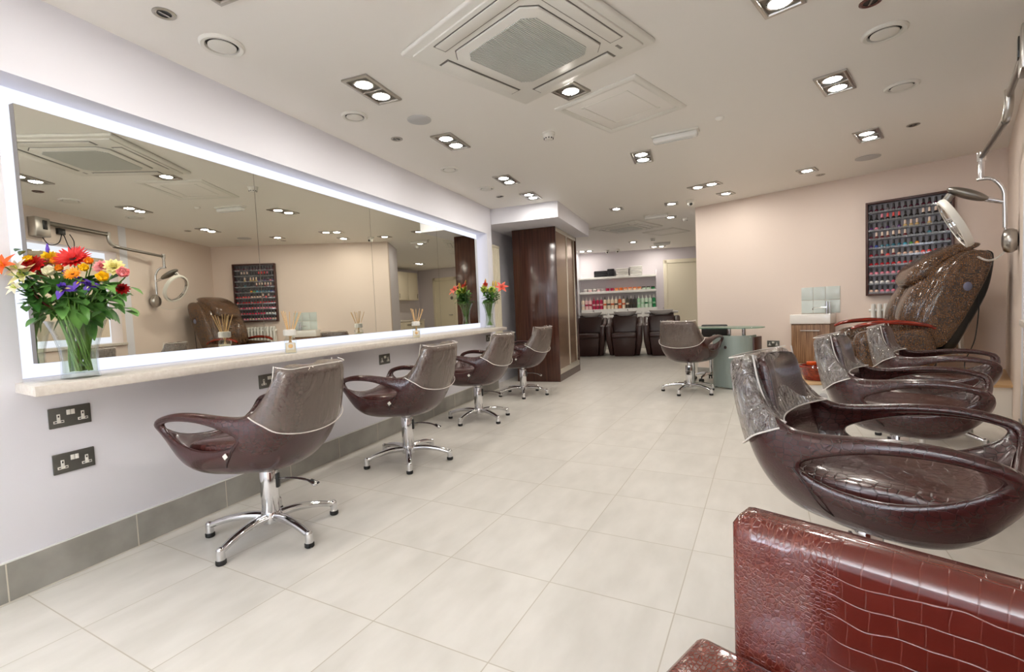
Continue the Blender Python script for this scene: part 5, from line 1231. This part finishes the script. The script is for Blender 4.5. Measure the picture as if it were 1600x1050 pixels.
F2 = [('lily', 790, 450, .056, ['p_coral', 'p_eye'], 'coral lily leaning out at the right of the far vase', .02), ('rose', 765, 447, .036, ['p_coral'], 'round coral bloom at the top of the far bouquet', .03), ('lilybud', 781, 447, .030, ['p_bud'], 'upright golden lily bud right of the coral bloom', .0), ('lilybud', 777, 446, .024, ['p_bud'], 'short golden lily bud beside the upright bud', .04),
 ('lilybud', 764, 441, .020, ['p_bud'], 'small golden bud above the coral bloom', .0), ('lilybud', 757, 446, .028, ['p_coral'], 'slim coral lily bud on the left of the far bouquet', .0), ('carnation', 775, 454, .045, ['p_lime'], 'lime green bloom in the middle of the far bouquet', .05), ('carnation', 756, 454, .040, ['p_lime'], 'lime green bloom on the left of the far bouquet', .04), ('carnation', 750, 449, .034, ['p_pale'], 'pale green bloom behind the left lime bloom', .0)]
for kd, px, py, r, ms, lb, jit in F2:
    p = V2 + CR * ((px - 769) * S2) + Vector((0, 0, (512.5 - py) * S2)) - CF * jit
    if p.x < -2.44: p.x = -2.44
    ax = Vector((.3, -.6, .5)).normalized() if not kd == 'lilybud' else Vector((.05, 0, 1)).normalized()
    flower(kd, p, ax, r, ms, V2 + Vector((0, 0, .30)), lb, 'flowers of the far bouquet')
bm = new()
for k in range(190):
    a = rn.uniform(0, 2 * PI); rr2 = rn.uniform(.02, .15); p = V2 + Vector((math.cos(a) * rr2 * .5 + .02, math.sin(a) * rr2, rn.uniform(.30, .47)))
    d = Vector((math.cos(a) * .6, math.sin(a), rn.uniform(-.2, 1.1))); ln = rn.uniform(.05, .09)
    if p.x + d.normalized().x * ln < -2.46: d.x = abs(d.x)
    p.x = max(p.x, -2.45); leaf_mesh(bm, p, d, ln, rn.uniform(.022, .036), .2)
o = obj('foliage', bm, 'leaf', angle=80, fix=False); tag(o, 'mass of green leaves around the lilies of the far vase', 'leaves', kind='stuff')

# ---- reed diffusers
def diffuser(x, y, rz, lb):
    t = thing('reed_diffuser', lb, 'diffuser', (x, y, SHZ), rz, 'reed diffusers on the shelf')
    bm = new(); box(bm, (0, 0, .045), (.066, .066, .088), .006, seg=3); lathe(bm, [(.03, .088), (.022, .10), (.022, .108)], 18); obj('bottle', bm, 'glass', t)
    bm = new(); box(bm, (0, 0, .034), (.056, .056, .060), .004); obj('scent_oil', bm, mat('scent_oil', (238, 226, 196), .2), t)
    bm = new(); box(bm, (.034, 0, .045), (.001, .042, .042)); lathe(bm, [(.011, .0345), (.013, .0352), (.011, .036)], 16, Matrix.Rotation(R_(90), 4, 'Y') @ Matrix.Translation((-.045, 0, 0)), mi=1); obj('paper_label', bm, ['white_plastic', 'reed'], t)
    bm = new(); lathe(bm, [(.030, .106), (.036, .110), (.036, .142), (.028, .146), (.014, .144)], 24); obj('collar', bm, 'white_plastic', t)
    rn2 = random.Random(5)
    for k in range(8):
        a = 2 * PI * k / 8 + rn2.uniform(-.3, .3); sp_ = rn2.uniform(.35, 1.0); bm = new()
        tube(bm, [(-math.cos(a) * .012, -math.sin(a) * .012, .05), (math.cos(a) * .075 * sp_, math.sin(a) * .075 * sp_, .268 - .02 * sp_)], .0024, 6); obj('reed', bm, 'reed', t)
    return t
d1 = diffuser(-2.30, 2.205, R_(-42), 'nearer reed diffuser standing on the shelf below the first mirror joint')
dup(d1, (-2.27, 3.565, SHZ), R_(-55), 'further reed diffuser on the shelf, between the second and third mirror joints')
